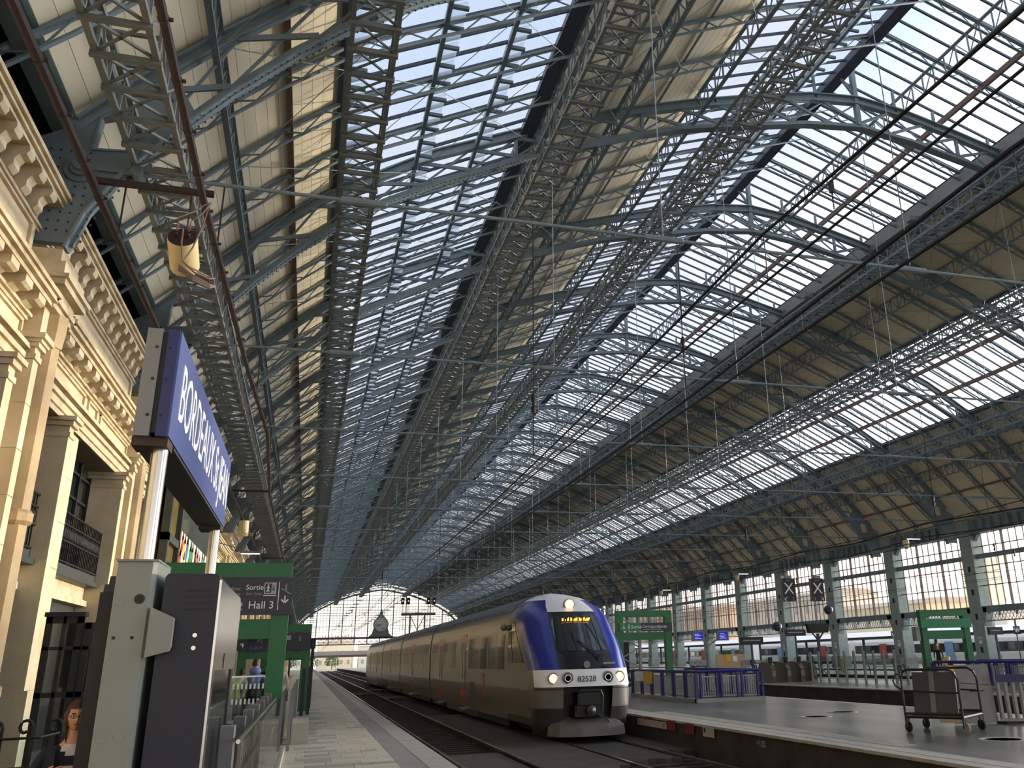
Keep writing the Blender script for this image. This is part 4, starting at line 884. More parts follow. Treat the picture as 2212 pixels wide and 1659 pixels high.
st = MB().prism([(7.34, 2.27), (9.4, 2.27), (9.55, 2.2), (9.55, 1.75), (9.35, 1.62), (7.34, 1.62)], 'x', -.672, -.655).build('steel_header', STAIN, t)
MB().box(-.672, -.655, 7.34, 7.5, .02, 1.62).build('steel_edge', STAIN, t); MB().box(-.672, -.648, 9.05, 9.2, .02, 1.62).build('black_edge', BLACK, t)
MB().box(-.671, -.66, 7.5, 9.05, .3, 1.62).build('glossy_screen', M('mirror_screen', (150, 148, 144), .04, .9, .02), t); MB().box(-.98, -.672, 8.3, 9.5, .02, 2.2).build('rear_case', NAVY, t)
MB().box(-.655, -.65, 8.2, 8.215, 1.63, 1.75).build('lock_slot', BLACK, t)
t = thing('back_cabinet', 'black slim cabinet with a stepped top, left of the grey post', 'display', (-1.46, 7.9, -.2))
MB().prism([(-1.53, -.2), (-1.38, -.2), (-1.38, 2.32), (-1.47, 2.32), (-1.475, 2.26), (-1.5, 2.26), (-1.53, 1.95)], 'y', 7.6, 8.0).build('case', M('black_cabinet', (22, 23, 28), .5), t); MB().box(-1.52, -1.39, 7.58, 7.6, .1, 2.2).build('panel', BLACK, t)
# green portals: exit markers over the stair heads
FACEP = PI / 2
def portal(nm, label, x0, x1, y, z1, zs, zb, rot=0, group='green stair portals'):
    t = thing(nm, label, 'portal', ((x0 + x1) / 2, y, 0), group)
    for a, c in ((x0, x0 + .3), (x1 - .3, x1)): MB().box(a, c, y - .12, y + .12, -.02, z1 - .27).build('leg', GREEN, t)
    MB().box(x0, x1, y - .12, y + .12, z1 - .27, z1).build('top_beam', GREEN, t); MB().box(x0 + .3, x1 - .3, y - .1, y + .1, zb[0], zb[1]).build('lower_beam', GREEN, t)
    return t
t = portal('stair_portal', 'nearest green portal frame with the dark Hall 3 exit board', -2.62, -.37, 17.5, 3.42, 0, (2.09, 2.43), group='green stair portals')
s = MB().box(-2.58, -.33, 17.32, 17.38, 2.5, 3.16).build('exit_board', NAVYSIGN, t); Y_ = 17.315
text('word', 'Sortie', .125, WHITE, s, (-1.135, Y_, 2.94), FACE_CAM, .002); text('small_word', 'Exit \u2022 Salida', .055, GREYTXT, s, (-1.12, Y_, 2.85), FACE_CAM, .002, shear=.2)
text('word', 'Hall 3', .185, WHITE, s, (-1.07, Y_, 2.61), FACE_CAM, .002); text('word', 'Belcier', .085, GREYTXT, s, (-1.22, Y_, 2.93), FACE_CAM, .002, align='RIGHT'); text('word', 'Atlantique', .085, GREYTXT, s, (-1.22, Y_, 2.84), FACE_CAM, .002, align='RIGHT', shear=.2)
text('word', 'ers', .125, WHITE, s, (-1.16, Y_, 2.66), FACE_CAM, .002, align='RIGHT'); text('small_word', 'bacio', .07, GREYTXT, s, (-1.16, Y_, 2.58), FACE_CAM, .002, align='RIGHT', shear=.2)
pb = MB()
for a in ((-.82, -.62, 2.87, 2.88), (-.82, -.81, 2.88, 3.06), (-.63, -.62, 2.88, 3.06), (-.82, -.62, 3.05, 3.06), (-.83, -.61, 2.83, 2.845), (-.575, -.562, 2.58, 3.08)): pb.box(a[0], a[1], Y_, Y_ + .006, a[2], a[3])
pb.build('pictogram_frame', WHITE, s); q = MB().box(-.7, -.63, Y_ - .001, Y_ + .004, 2.88, 3.05).build('pictogram_door', GREYTXT, s)
def runner(b, x, z, h, y): b.lathe([(h * .1, -.004), (h * .1, .004)], (x, y, z + h * .88), 8, 'y'); b.bar((x, y, z + h * .75), (x, y, z + h * .4), h * .16, .008, up=(0, 1, 0)); b.bar((x, y, z + h * .42), (x - h * .16, y, z), h * .11, .008, up=(0, 1, 0)); b.bar((x, y, z + h * .42), (x + h * .14, y, z), h * .11, .008, up=(0, 1, 0)); b.bar((x, y, z + h * .7), (x + h * .22, y, z + h * .45), h * .09, .008, up=(0, 1, 0)); b.bar((x, y, z + h * .7), (x - h * .2, y, z + h * .48), h * .09, .008, up=(0, 1, 0)); return b
runner(MB(), -.755, 2.9, .135, Y_ + .002).build('walking_figure', WHITE, s); MB().bar((-.665, Y_, 3.01), (-.665, Y_, 2.93), .012, .008, up=(0, 1, 0)).bar((-.685, Y_, 2.955), (-.665, Y_, 2.93), .012, .008, up=(0, 1, 0)).bar((-.645, Y_, 2.955), (-.665, Y_, 2.93), .014, .008, up=(0, 1, 0)).build('door_arrow', NAVYSIGN, s)
runner(MB(), -.45, 2.93, .12, Y_ + .002).bar((-.53, Y_, 2.96), (-.36, Y_, 2.86), .016, .008, up=(0, 1, 0)).build('escalator_figure', GREYTXT, s)
MB().bar((-.455, Y_, 2.83), (-.455, Y_, 2.7), .022, .008, up=(0, 1, 0)).bar((-.515, Y_, 2.765), (-.455, Y_, 2.7), .022, .008, up=(0, 1, 0)).bar((-.395, Y_, 2.765), (-.455, Y_, 2.7), .022, .008, up=(0, 1, 0)).build('down_arrow', WHITE, s)
TUBE = emit('fluorescent_tube', (255, 252, 240), 3.0); EXITG = emit('green_exit_light', (20, 120, 50), .5)
MB().box(-.95, -.62, 17.7, 17.76, 3.22, 3.25).build('tube_light', TUBE, t); MB().box(-1.38, -1.12, 17.6, 17.68, 3.08, 3.2).build('exit_lamp', EXITG, t)
for i, y in enumerate((36, 54)):
    t = portal('stair_portal', ('green portal behind the nearest one, spanning the second stair', 'third green portal along the left platform, partly hidden')[i], -2.4, .12 - .1 * i, y, 3.05, 0, (1.85, 2.1))
    s = MB().box(-2.35, .12 - .1 * i, y - .2, y - .14, 2.15, 2.75).build('exit_board', NAVYSIGN, t); runner(MB(), -.28, 2.45, .2, y - .205).build('escalator_figure', GREYTXT, s); text('word', 'Hall 3', .2, WHITE, s, (-1.25, y - .205, 2.22), FACE_CAM, .002)
    MB().box(-1.6, -.6, y - .204, y - .2, 2.5, 2.66).build('text_block', GREYTXT, s)
t = thing('lift_sign', 'small dark direction boards hung behind the nearest portal', 'sign', (-1.6, 24, 2.2)); MB().box(-1.95, -1.5, 24, 24.05, 1.98, 2.25).build('board', NAVYSIGN, t); MB().box(-1.45, -.82, 24.3, 24.35, 1.95, 2.32).build('board', NAVYSIGN, t)
MB().box(-1.98, -.82, 24.08, 24.2, 2.26, 2.34).build('rail', GREYST, t); MB().box(-2.05, -1.95, 24, 24.2, 0, 2.34).build('post', GREYST, t)
text('word', 'P2', .12, GREYTXT, t, (-1.2, 24.29, 2.18), FACE_CAM, .002); text('word', '2\u2022B\u2022X', .13, SBLUE, t, (-1.38, 24.29, 2.0), FACE_CAM, .002); text('word', '\u2191', .16, WHITE, t, (-1.6, 23.99, 2.05), FACE_CAM, .002); MB().box(-1.88, -1.72, 23.99, 24.0, 2.04, 2.1).build('text_line', GREYTXT, t)
# slatted kiosk wall
WOOD = [M('pale_slat', (206, 184, 148), .7, 0, .2, 2), M('tan_slat', (166, 140, 104), .7, 0, .2, 2), M('grey_slat', (132, 118, 98), .7, 0, .2, 2)]
t = thing('slatted_kiosk', 'kiosk clad in narrow upright wooden slats behind the first portal', 'kiosk', (-3.4, 40, 0)); MB().box(-4.6, -3.5, 27, 66, 0, 3.0).build('core', WOOD[2], t)
for i in range(110): MB().box(-3.5, -3.4 - .03 * (i % 3), 27 + i * .35, 27.25 + i * .35, 0, 3.0).build('slat', WOOD[(i * 7) % 3], t)
MB().box(-4.6, -3.3, 26.9, 27.0, 0, 3.0).build('end_board', WOOD[1], t)
# stair well: steps, balustrades
sw = thing('stairway', 'stone stair flight going down inside the glass balustrade', 'stairs', (-1.5, 12, -1.0))
MB().box(-2.68, -.37, 7.22, 10.3, -3.2, -.2).build('top_landing', KERB, sw)
for i in range(16): MB().box(-2.68, -.37, 10.3 + i * .32, 10.64 + i * .32, -3.2, -.33 - i * .17).build('step', KERB if i % 2 else CONC, sw)
MB().box(-2.72, -.33, 15.4, 19.6, -3.2, -2.8).build('landing', CONC, sw); MB().box(-2.74, -2.68, 7.22, 19.6, -3.2, -.03).build('stair_wall', KERB, sw); MB().box(-.37, -.33, 7.22, 19.6, -3.2, -.03).build('stair_wall', KERB, sw)
t = thing('end_balustrade', 'clear glass balustrade on a stone upstand across the end of the stairwell', 'railing', (-1.5, 19.8, 0))
MB().box(-2.7, -.55, 19.65, 19.95, -.02, .62).build('upstand', KERB, t); MB().box(-2.7, -.55, 19.72, 19.76, .62, 1.42).build('glass', GLASS_C, t); MB().box(-2.7, -.5, 19.7, 19.78, 1.42, 1.45).build('top_rail', STAIN, t)
b = MB()
for i in range(26):
    for z in (.92, 1.2): b.box(-2.6 + i * .078, -2.565 + i * .078, 19.715, 19.72, z, z + .1)
b.build('white_dashes', WHITE, t, kind='stuff')
t = thing('mesh_balustrade', 'wire mesh balustrade with grey post plates along the stairwell edge', 'railing', (-.4, 13, 0))
for i in range(7):
    yy = 8.2 + i * 1.35; p = MB().prism([(yy, -.03), (yy + .1, -.03), (yy + .1, .7), (yy - .1, 1.2), (yy - .3, 1.2), (yy - .2, .7)], 'x', -.6, -.5).build('post', SGREY, t); MB().tube([(-.52, yy + .02, .75), (-.45, yy - .05, .95), (-.45, yy - .12, 1.1)], .014, 6).build('hook', STAIN, p)
b = MB()
for i in range(38):
    for z0_, dz in ((.08, 1.0), (1.08, -1.0)): b.bar((-.45, 7.8 + i * .24, z0_), (-.45, 8.3 + i * .24, z0_ + dz), .012)
b.build('wire_mesh', M('mesh_wire', (150, 140, 124), .5, .4), t, kind='stuff'); MB().tube([(-.45, 7.7, 1.1), (-.45, 17.1, 1.1)], .018, 6).build('cable', STAIN, t)
t = thing('glass_screen', 'frameless glass pane between the mesh balustrade and the tiled platform', 'railing', (-.32, 14, 0)); MB().box(-.34, -.32, 8.5, 19.4, .12, 1.2).build('pane', GLASS_C, t); MB().box(-.36, -.28, 8.5, 19.5, -.03, .12).build('stone_foot', KERB, t)
for yy in (12.5, 17): MB().tube([(-.33, yy, .7), (-.36, yy + .06, .8), (-.33, yy + .1, .9)], .014, 6).build('clamp', STAIN, t)
t = thing('glass_fence', 'glass and grey post fence continuing along the platform past the first portal', 'railing', (-.2, 26, 0))
for i in range(8):
    yy = 20 + i * 1.9; MB().box(-.26, -.2, yy, yy + .08, -.01, 1.15).build('post', SGREY, t); MB().box(-.24, -.22, yy + .12, yy + 1.85, .1, 1.1).build('pane', GLASS_C, t)
t = tag(MB().box(-.2, .16, 21.5, 23.6, -.01, .42).build('stone_block', KERB), 'low pale stone block at the foot of the glass fence', 'block')
t = thing('bollard_post', 'dark post and sign cluster on the left platform beyond the glass fence', 'post', (.05, 34, 0))
for x, y, h in ((-.1, 33, 1.5), (.1, 33.5, 1.55), (.16, 38, 2.6)): MB().box(x, x + .12, y, y + .12, -.01, h).build('upright', NAVY, t)
MB().box(-.1, .32, 38.2, 38.3, 2.2, 2.6).build('small_board', NAVYSIGN, t)
# wrought iron scroll railing at the lower left
t = thing('scroll_railing', 'black wrought iron railing with scrolled tops at the foot of the wall', 'railing', (-2.9, 11, 0))
for i in range(5):
    x = -3.45 + i * .17 * 1.6; xx = x; pts = [(x, 11, -.02), (x, 11, 1.08)] + [(x - .07 + .07 * math.cos(a) * (1 - a / 9), 11, 1.1 + .08 * math.sin(a) * (1 - a / 12)) for a in [k * .5 for k in range(12)]]
    MB().tube(pts, .017, 6).build('baluster', IRON, t)
for z in (.72, 1.0): MB().tube([(-4.4, 10.9, z), (-2.55, 11, z), (-2.3, 11.6, z + .05)], .014, 6).build('rail', IRON, t)
# dark glazed entrance doors standing open in front of the wall
t = thing('entrance_doors', 'black framed glazed doors behind the woman', 'door', (-3.6, 17.3, 0))
def gdoor(x0, x1, y, z0, z1):
    d = MB(); 
    for a in ((x0, x0 + .09, z0, z1), (x1 - .09, x1, z0, z1), (x0, x1, z1 - .1, z1), (x0, x1, z0, z0 + .3), (x0, x1, 1.25, 1.33), (x0, x1, 1.95, 2.0), ((x0 + x1) / 2 - .02, (x0 + x1) / 2 + .02, z0, z1)): d.box(a[0], a[1], y, y + .07, a[2], a[3])
    o = d.build('door_leaf', IRON, t); MB().box(x0 + .09, x1 - .09, y + .03, y + .04, z0 + .3, z1 - .1).build('glass', GLASS_C, o); return o
gdoor(-3.95, -3.42, 16.2, 0, 2.45); o = gdoor(-3.4, -2.98, 16.25, 0, 2.36); MB().box(-3.95, -3.3, 17.2, 17.26, 0, 2.4).build('inner_panel', BLACK, t); n_ = MB().box(-3.32, -3.16, 16.2, 16.21, .95, 1.2).build('no_smoking_notice', WHITE, o); MB().box(-3.97, -3.4, 16.15, 16.4, 2.45, 2.52).build('head', IRON, t)
# glazed hall front with coloured drops, on the third bay
t = thing('glazed_front', 'dark framed glass front with a white panel of coloured drops', 'shopfront', (-4.8, 38, 3.6))
for y in (31.6, 34.2): MB().box(-4.85, -4.6, y, y + .3, 3.6, 8.2).build('frame_post', DOORP, t)
for z in (3.6, 5.6, 7.4): MB().box(-4.85, -4.6, 31.6, 34.5, z, z + .25).build('frame_rail', DOORP, t)
MB().box(-4.8, -4.76, 31.9, 34.2, 3.85, 8.0).build('amber_glass', M('amber_glass', (120, 102, 60), .15, 0, .3), t); MB().box(-4.9, -4.75, 34.5, 46, 3.6, 9.0).build('tall_glass', M('hazy_front_glass', (86, 92, 88), .12, 0, .4, .6), t)
pn = MB().box(-4.75, -4.68, 35.0, 45.5, 4.2, 6.35).build('drop_panel', M('cream_panel', (226, 226, 204), .5), t); DC = [M('drop_' + n, c, .5) for n, c in (('red', (200, 44, 40)), ('yellow', (222, 178, 48)), ('blue', (46, 96, 180)), ('green', (60, 150, 100)), ('olive', (150, 150, 80)), ('navy', (50, 56, 96)))]
r = random.Random(5)
for i in range(34):
    yy, zz, q = 35.4 + (i % 12) * .84 + r.uniform(-.15, .15), 4.6 + (i // 12) * .62 + r.uniform(-.1, .1), r.uniform(.28, .42)
    MB().prism([(yy + q * math.cos(a) * .8, zz + q * math.sin(a)) for a in [k * PI / 6 for k in range(7, 18)]] + [(yy, zz + q * 1.6)], 'x', -4.68, -4.665).build('drop', DC[i % 6], pn)
# round mirror, lamps and loudspeakers
t = thing('round_mirror', 'dark round platform mirror on an arm beside the second green portal', 'mirror', (-.38, 46, 3)); MB().lathe([(.3, -.05), (.26, .05)], (-.36, 46, 2.97), 20, 'y').build('disc', RUST, t, smooth=True); MB().tube([(-.85, 46.05, 2.9), (-.36, 46.05, 2.97)], .03, 6).tube([(-.75, 46.05, -.01), (-.75, 46.05, 3.3)], .05, 6).build('arm', RUST, t)
CREAM = M('cream_enamel', (222, 200, 150), .45, 0, .15, 1.5)
def drum(x, y, z, lab, sc=1.0):
    t = thing('hanging_drum', lab, 'drum', (x, y, z), 'cream drums hung along the overhead cables')
    MB().lathe([(.23 * sc, 0), (.245 * sc, .04), (.245 * sc, .68 * sc), (.235 * sc, .72 * sc)], (x, y, z), 24).build('drum_body', CREAM, t, smooth=True); MB().lathe([(.235 * sc, .72 * sc), (.2 * sc, .725 * sc)], (x, y, z), 24).build('dark_lid', RUST, t)
    for s in (-1, 1): MB().lathe([(.035, .72 * sc), (.035, .8 * sc), (.02, .82 * sc)], (x + s * .1 * sc, y, z), 8).build('terminal', RUST, t)
    w = MB()
    for s in (-1, 1): w.tube([(x + s * .1 * sc, y, z + .8 * sc), (x + s * .05, y - .05, z + .95 * sc), (x + .3 * sc, y, z + 1.05 * sc), (x + .4 * sc, y + .02, z + 1.12 * sc)], .014, 5)
    w.tube([(x - .02, y - .25 * sc, z + .8 * sc), (x - .02, y - .26 * sc, z + .2 * sc), (x + .2, y - .22 * sc, z + .05), (x + .42, y - .05, z + .0), (x + .48, y + .1, z + .1), (x + .2, y - .2 * sc, z + .15)], .016, 5).tube([(x + .36 * sc, y, z + 1.1 * sc), (x + .36 * sc, y - .05, z + .5 * sc), (x + .1, y - .24 * sc, z + .22)], .014, 5); w.build('cables', BROWN, t) if sc == 1.0 else None
    return t
for i, (y, lab) in enumerate(((15.2, 'nearest cream drum hanging from the rusty crossbar, looped with cables'), (45.2, 'cream drum hanging farther off, above the portal and beside the drop panel'), (75.2, 'small distant cream drum on the left overhead cables'))):
    zc = 1.65 + 7.8 + .1; xd = -2.56 if i == 0 else -3.35; zd = zc - 1.15 - (.2 if i == 0 else .9); d0 = drum(xd, y, zd, lab, 1.001 if i == 0 else 1.0)
    if i == 0:
        d0.location = (-2.6, 15.75, 8.43); d0.rotation_euler.x = math.radians(66); zd = 7.9; ORG[d0.name] = Vector(d0.location)
        cl_ = thing('cable_loop', 'reddish cable loops between the nearest cream drum and its crossbar', 'cable', (-2.5, 14.9, 8.8)); w = MB()
        w.tube([(-2.68, 15.0, 8.8), (-2.66, 14.9, 9.0), (-2.45, 15.0, 9.2), (-2.28, 15.2, 9.5)], .016, 6).tube([(-2.5, 15.0, 8.8), (-2.46, 14.92, 8.98), (-2.32, 15.05, 9.2), (-2.24, 15.2, 9.5)], .016, 6)
        w.tube([(-2.58, 14.95, 8.82), (-2.56, 14.85, 8.5), (-2.5, 14.8, 8.15), (-2.3, 14.85, 7.98), (-2.08, 15.0, 7.95), (-2.02, 15.2, 8.05), (-2.1, 15.3, 8.1), (-2.45, 14.9, 8.12)], .016, 6)
        for q in range(3): w.tube([(-2.55, 14.85, 8.08 - .04 * q), (-2.3, 14.8, 7.9 - .04 * q), (-2.05, 14.95, 7.82 - .03 * q), (-1.98, 15.1, 7.86)], .016, 6)
        w.tube([(-2.25, 15.2, 9.5), (-2.3, 15.1, 9.0), (-2.4, 15.0, 8.5), (-2.5, 14.9, 8.2)], .014, 6); w.build('loops', BROWN, cl_, smooth=True)
    c = thing('cable_crossbar', ('rusty crossbar carrying the nearest cream drum between two thick cables', 'second rusty crossbar down the left cables', 'third rusty crossbar down the left cables')[i], 'crossbar', (-3.2, y, zc)); MB().bar((-4.2, y, zc + .13), (-2.2, y, zc + .13), .09, .1).build('beam', RUST, c)
    MB().tube([(xd, y, zc + .1), (xd, y, zd + .7)], .015, 5).build('hanger', RUST, c)
RB = M('rusty_bolt_band', (72, 52, 42), .7)
def overhead(nm, lab, pts, r, bands):
    t = thing(nm, lab, 'cable', pts[0]); MB().tube(pts, r, 8).build('cable_run', RUST, t, smooth=True); hg = MB()
    for k in range(0, 10):
        y = 17.1 + 10 * k; x = next(a[0] + (c[0] - a[0]) * (y - a[1]) / (c[1] - a[1]) for a, c in zip(pts, pts[1:]) if a[1] <= y <= c[1]); hg.box(x - .015, x + .015, y - .015, y + .015, 9.3, 10.87)
    hg.build('hanger_rods', RUST, t, kind='stuff')
    for i in range(bands):
        y = 9 + i * 1.3; p = None
        for a, c in zip(pts, pts[1:]):
            if a[1] <= y <= c[1]: k = (y - a[1]) / (c[1] - a[1]); p = [a[j] + (c[j] - a[j]) * k for j in range(3)]
        if p: MB().lathe([(r + .012, -.02), (r + .012, .02)], p, 8, 'y').bar((p[0] + r, p[1], p[2]), (p[0] + r + .05, p[1], p[2]), .04).build('band', RB, t)
zc = 9.5
overhead('overhead_pipe', 'thick rusty cable along the eave girder at the far upper left', [(-4.07, -5, zc), (-4.07, 30, zc), (-4.0, 60, zc), (-4.0, 120, zc)], .075, 18)
overhead('overhead_pipe', 'thick rusty cable that passes the nearest cream drum and sways inward', [(-2.35, -5, zc + .05), (-2.35, 15.1, zc), (-2.12, 24, zc - .2), (-1.9, 32, zc - .1), (-2.3, 45, zc), (-2.3, 120, zc)], .065, 18)
# fluorescent platform lamps near the left wall
for i, y in enumerate((48, 70)):
    t = thing('tube_lamp', 'white fluorescent lamp on the left wall brackets, %s away' % ('nearer' if i == 0 else 'farther'), 'lamp', (-3.1, y, 7.0)); MB().box(-3.6, -2.6, y - .12, y + .12, 7.0, 7.1).build('housing', SGREY, t); MB().box(-3.55, -2.65, y - .1, y + .1, 6.97, 7.0).build('diffuser', emit('lamp_diffuser_%d' % i, (250, 240, 235), .9), t); MB().bar((-3.2, y, 7.1), (-4.9, y, 7.6), .04).build('arm', SGREY, t)
# ------------------------------------------------------------------ right platforms
FBLUE = M('royal_blue_fence_paint', (28, 30, 110), .4, 0, .1); BARG = M('grey_fence_bars', (146, 146, 142), .45, .2, .15)
def fence(label, x0, x1, y0, y1, h, nx, ny, notices=False):
    t = thing('stair_fence', label, 'fence', ((x0 + x1) / 2, (y0 + y1) / 2, 0), 'blue stair fences')
    for a in ((x0 - .12, x1 + .12, y0 - .12, y0 + .12), (x0 - .12, x0 + .12, y0, y1), (x1 - .12, x1 + .12, y0, y1)): MB().box(*a, 0.001, .13).build('kerb', CONC, t)
    pl = [(x0 + (x1 - x0) * i / nx, y0) for i in range(nx + 1)] + [(x0, y0 + (y1 - y0) * i / ny) for i in range(1, ny + 1)] + [(x1, y0 + (y1 - y0) * i / ny) for i in range(1, ny + 1)]
    for x, y in pl:
        for d in (-.09, .09):
            q = (x + d, y) if y == y0 and x0 < x < x1 else (x, y + d) if y > y0 else (x + d, y)
            MB().box(q[0] - .035, q[0] + .035, q[1] - .05, q[1] + .05, .13, h - .04).build('post', FBLUE, t)
    for p, q in (((x0, y0), (x1, y0)), ((x0, y0), (x0, y1)), ((x1, y0), (x1, y1))): MB().tube([(p[0], p[1], h), (q[0], q[1], h)], .05, 8).build('top_rail', FBLUE, t)
    for (p, q), n in ((((x0, y0), (x1, y0)), nx), (((x0, y0), (x0, y1)), ny), (((x1, y0), (x1, y1)), ny)):
        for k in range(n):
            a = [p[i] + (q[i] - p[i]) * (k + .1) / n for i in (0, 1)]; c = [p[i] + (q[i] - p[i]) * (k + .9) / n for i in (0, 1)]; b = MB(); L_ = math.hypot(c[0] - a[0], c[1] - a[1]); m = int(L_ / .09)
            for j in range(m + 1): xx, yy = a[0] + (c[0] - a[0]) * j / m, a[1] + (c[1] - a[1]) * j / m; b.box(xx - .012, xx + .012, yy - .012, yy + .012, .2, h - .16)
            b.bar((*a, h - .17), (*c, h - .17), .04).bar((*a, .2), (*c, .2), .03); b.build('bar_panel', BARG, t, kind='stuff')
    return t
t = fence('blue post fence with grey bars round the stairwell right of the train', 13.2, 15.6, 30.0, 36.8, 1.02, 3, 6)
n1 = MB().box(13.1, 13.12, 35.3, 36.2, .62, 1.0).build('white_notice', WHITE, t); MB().box(13.1, 13.12, 34.3, 35.2, .55, 1.0).build('yellow_notice', M('yellow_notice', (222, 176, 40), .5), t)
for i in range(3): MB().box(13.095, 13.1, 35.4, 36.0, .7 + i * .08, .72 + i * .08).build('text_line', GREYTXT, n1)
MB().bar((14.3, 33, .9), (14.3, 35.5, .1), .04).tube([(15.0, 32, .3), (15.0, 32, .95), (15.0, 33.5, .95), (15.0, 33.5, .5)], .025, 6).build('stair_handrail', BARG, t)
for i in range(6): MB().box(13.33, 15.45, 31 + i * .9, 31.9 + i * .9, .002, .006).build('stair_void_shade', VOID, t)  # dark sheets on the paving stand in for the stairwell's shade
fence('blue post fence on the ticket gate platform, partly behind the luggage trolley', 25.9, 28.2, 27.0, 33.6, 1.02, 3, 6)
GSIGN = M('green_sign_face', (34, 128, 84), .45)
t = portal('stair_portal', 'green portal right of the train with Sortie and Correspondances boards', 12.65, 15.2, 37.2, 3.47, 0, (2.24, 2.56)); s = MB().box(12.75, 13.75, 37.0, 37.05, 2.62, 2.95).build('exit_board', GSIGN, t)
text('word', 'Sortie', .2, WHITE, s, (13.28, 36.99, 2.72), FACE_CAM, .002); MB().bar((12.95, 36.99, 2.88), (12.95, 36.99, 2.7), .03, .01, up=(0, 1, 0)).bar((12.89, 36.99, 2.77), (12.95, 36.99, 2.7), .03, .01, up=(0, 1, 0)).bar((13.01, 36.99, 2.77), (12.95, 36.99, 2.7), .03, .01, up=(0, 1, 0)).build('arrow', WHITE, s)
runner(MB(), 13.18, 2.7, .2, 36.99).build('stair_figure', WHITE, s); s2 = MB().box(13.75, 15.2, 37.0, 37.05, 2.6, 2.95).build('connections_board', NAVYSIGN, t); text('word', 'Correspondances', .17, WHITE, s2, (13.8, 36.99, 2.74), FACE_CAM, .002, sx=.93); MB().box(13.82, 14.7, 36.99, 37, 2.66, 2.69).build('text_line', GREYTXT, s2)
t = portal('stair_portal', 'green portal at the right edge above the luggage trolley', 25.75, 28.3, 34.0, 3.2, 0, (1.95, 2.32)); s = MB().box(25.7, 28.35, 33.8, 33.85, 2.42, 2.8).build('exit_board', GSIGN, t)
text('word', 'Sortie', .17, GREYTXT, s, (26.9, 33.79, 2.56), FACE_CAM, .002); runner(MB(), 26.7, 2.5, .18, 33.79).bar((26.35, 33.79, 2.68), (26.35, 33.79, 2.52), .03, .01, up=(0, 1, 0)).build('stair_figure', GREYTXT, s); MB().box(25.45, 25.65, 33.9, 34.2, 1.9, 2.5).build('side_box', GREYST, t)
# ticket gates, glazed fence posts
t0 = None
for i, x in enumerate((24.5, 25.45, 26.3, 27.1)):
    t = thing('ticket_gate', 'ticket gate with rounded glass wings, %s from the left of its row' % ORD[i], 'gate', (x, 46.5, 0), 'ticket gates')
    MB().prism([(45.6, .0), (47.2, .0), (47.2, .75), (47.0, 1.0), (46.6, 1.08), (45.9, .98), (45.6, .7)], 'x', x, x + .24).build('cabinet', M('gate_bronze', (110, 100, 86), .3, .5, .1) if i == 0 else bpy.data.materials['gate_bronze'], t)
    MB().prism([(46.1, .2), (46.9, .2), (46.9, 1.0), (46.6, 1.3), (46.2, 1.2)], 'x', x + .26, x + .28).build('glass_wing', GLASS_C, t); MB().box(x + .05, x + .2, 45.8, 46.0, 1.0, 1.32).build('card_reader', BLACK, t); MB().box(x + .02, x + .22, 45.58, 45.6, .3, .6).build('front_plate', GREYST, t)
MB_ = MB()
t = thing('post_screen', 'line of upright grey posts with glass between, right of the ticket gates', 'railing', (26.8, 42, 0))
for i in range(11):
    yy = 45.2 - i * .85; MB().box(26.75, 26.85, yy, yy + .1, 0, 1.55).build('post', GREYST, t)
    if i < 10: MB().box(26.79, 26.81, yy - .7, yy - .05, .15, 1.3).build('pane', GLASS_C, t)
MB().bar((26.8, 45, 1.3), (26.8, 43.6, .3), .05).build('brace', GREYST, t)
# screens, hanging signs
SCR = emit('departure_screen_blue', (36, 40, 150), .55); SCRL = emit('departure_screen_light', (170, 176, 200), .6)
t = thing('departure_screens', 'pair of blue departure screens on a forked grey pole', 'screen', (27.7, 60, 0)); MB().box(27.2, 27.36, 59.9, 60.1, 0, 2.2).build('pole', GREYST, t); MB().bar((27.28, 60, 2.1), (26.9, 60, 2.6), .1).bar((27.28, 60, 2.1), (28.2, 60, 2.6), .1).build('fork', GREYST, t)
for x in (26.1, 28.05):
    s = MB().box(x, x + .86, 59.8, 60.05, 2.45, 3.12).build('screen_case', GREYST, t); MB().box(x + .1, x + .76, 59.78, 59.8, 2.53, 3.04).build('display', SCR, s)
    for i in range(4): MB().box(x + .14, x + (.5 if i % 2 else .66), 59.77, 59.78, 2.6 + i * .1, 2.63 + i * .1).build('text_row', SCRL, s)
for nm, x, lab in (('2', 28.1, 'left'), ('3', 30.15, 'right')):
    t = thing('letter_sign', '%s of two tall dark hanging signs with the letter X, platform number %s' % (lab, nm), 'sign', (x, 50, 5.2)); MB().box(x, x + .92, 50, 50.12, 4.55, 5.95).build('board', NAVYSIGN, t); MB().box(x - .04, x, 49.98, 50.14, 4.55, 5.95).build('edge', BROWN, t)
    text('letter', 'X', .95, WHITE, t, (x + .46, 49.99, 5.02), FACE_CAM, .002, align='CENTER'); text('platform_number', nm, .3, GREYTXT, t, (x + (.62 if nm == '2' else .12), 49.99, 4.6), FACE_CAM, .002); MB().box(x + .3, x + .62, 49.985, 50, 5.82, 5.85).build('word_line', GREYTXT, t)
    s = 1 if nm == '3' else -1; c = x + (.2 if nm == '2' else .72); MB().bar((c - s * .09, 49.99, 4.82), (c + s * .09, 49.99, 4.62), .03, .01, up=(0, 1, 0)).bar((c + s * .09, 49.99, 4.62), (c - s * .05, 49.99, 4.62), .03, .01, up=(0, 1, 0)).bar((c + s * .09, 49.99, 4.62), (c + s * .09, 49.99, 4.76), .03, .01, up=(0, 1, 0)).build('arrow', WHITE, t)
    MB().box(x + .25, x + .7, 49.95, 50.17, 5.95, 6.12).build('sign_lamp', GREYST, t)
    for xx in (x + .3, x + .65): MB().tube([(xx, 50.06, 6.1), (xx, 50.06, ip(SKIN, xx) - .15)], .015, 5).build('hanger', GREYST, t)
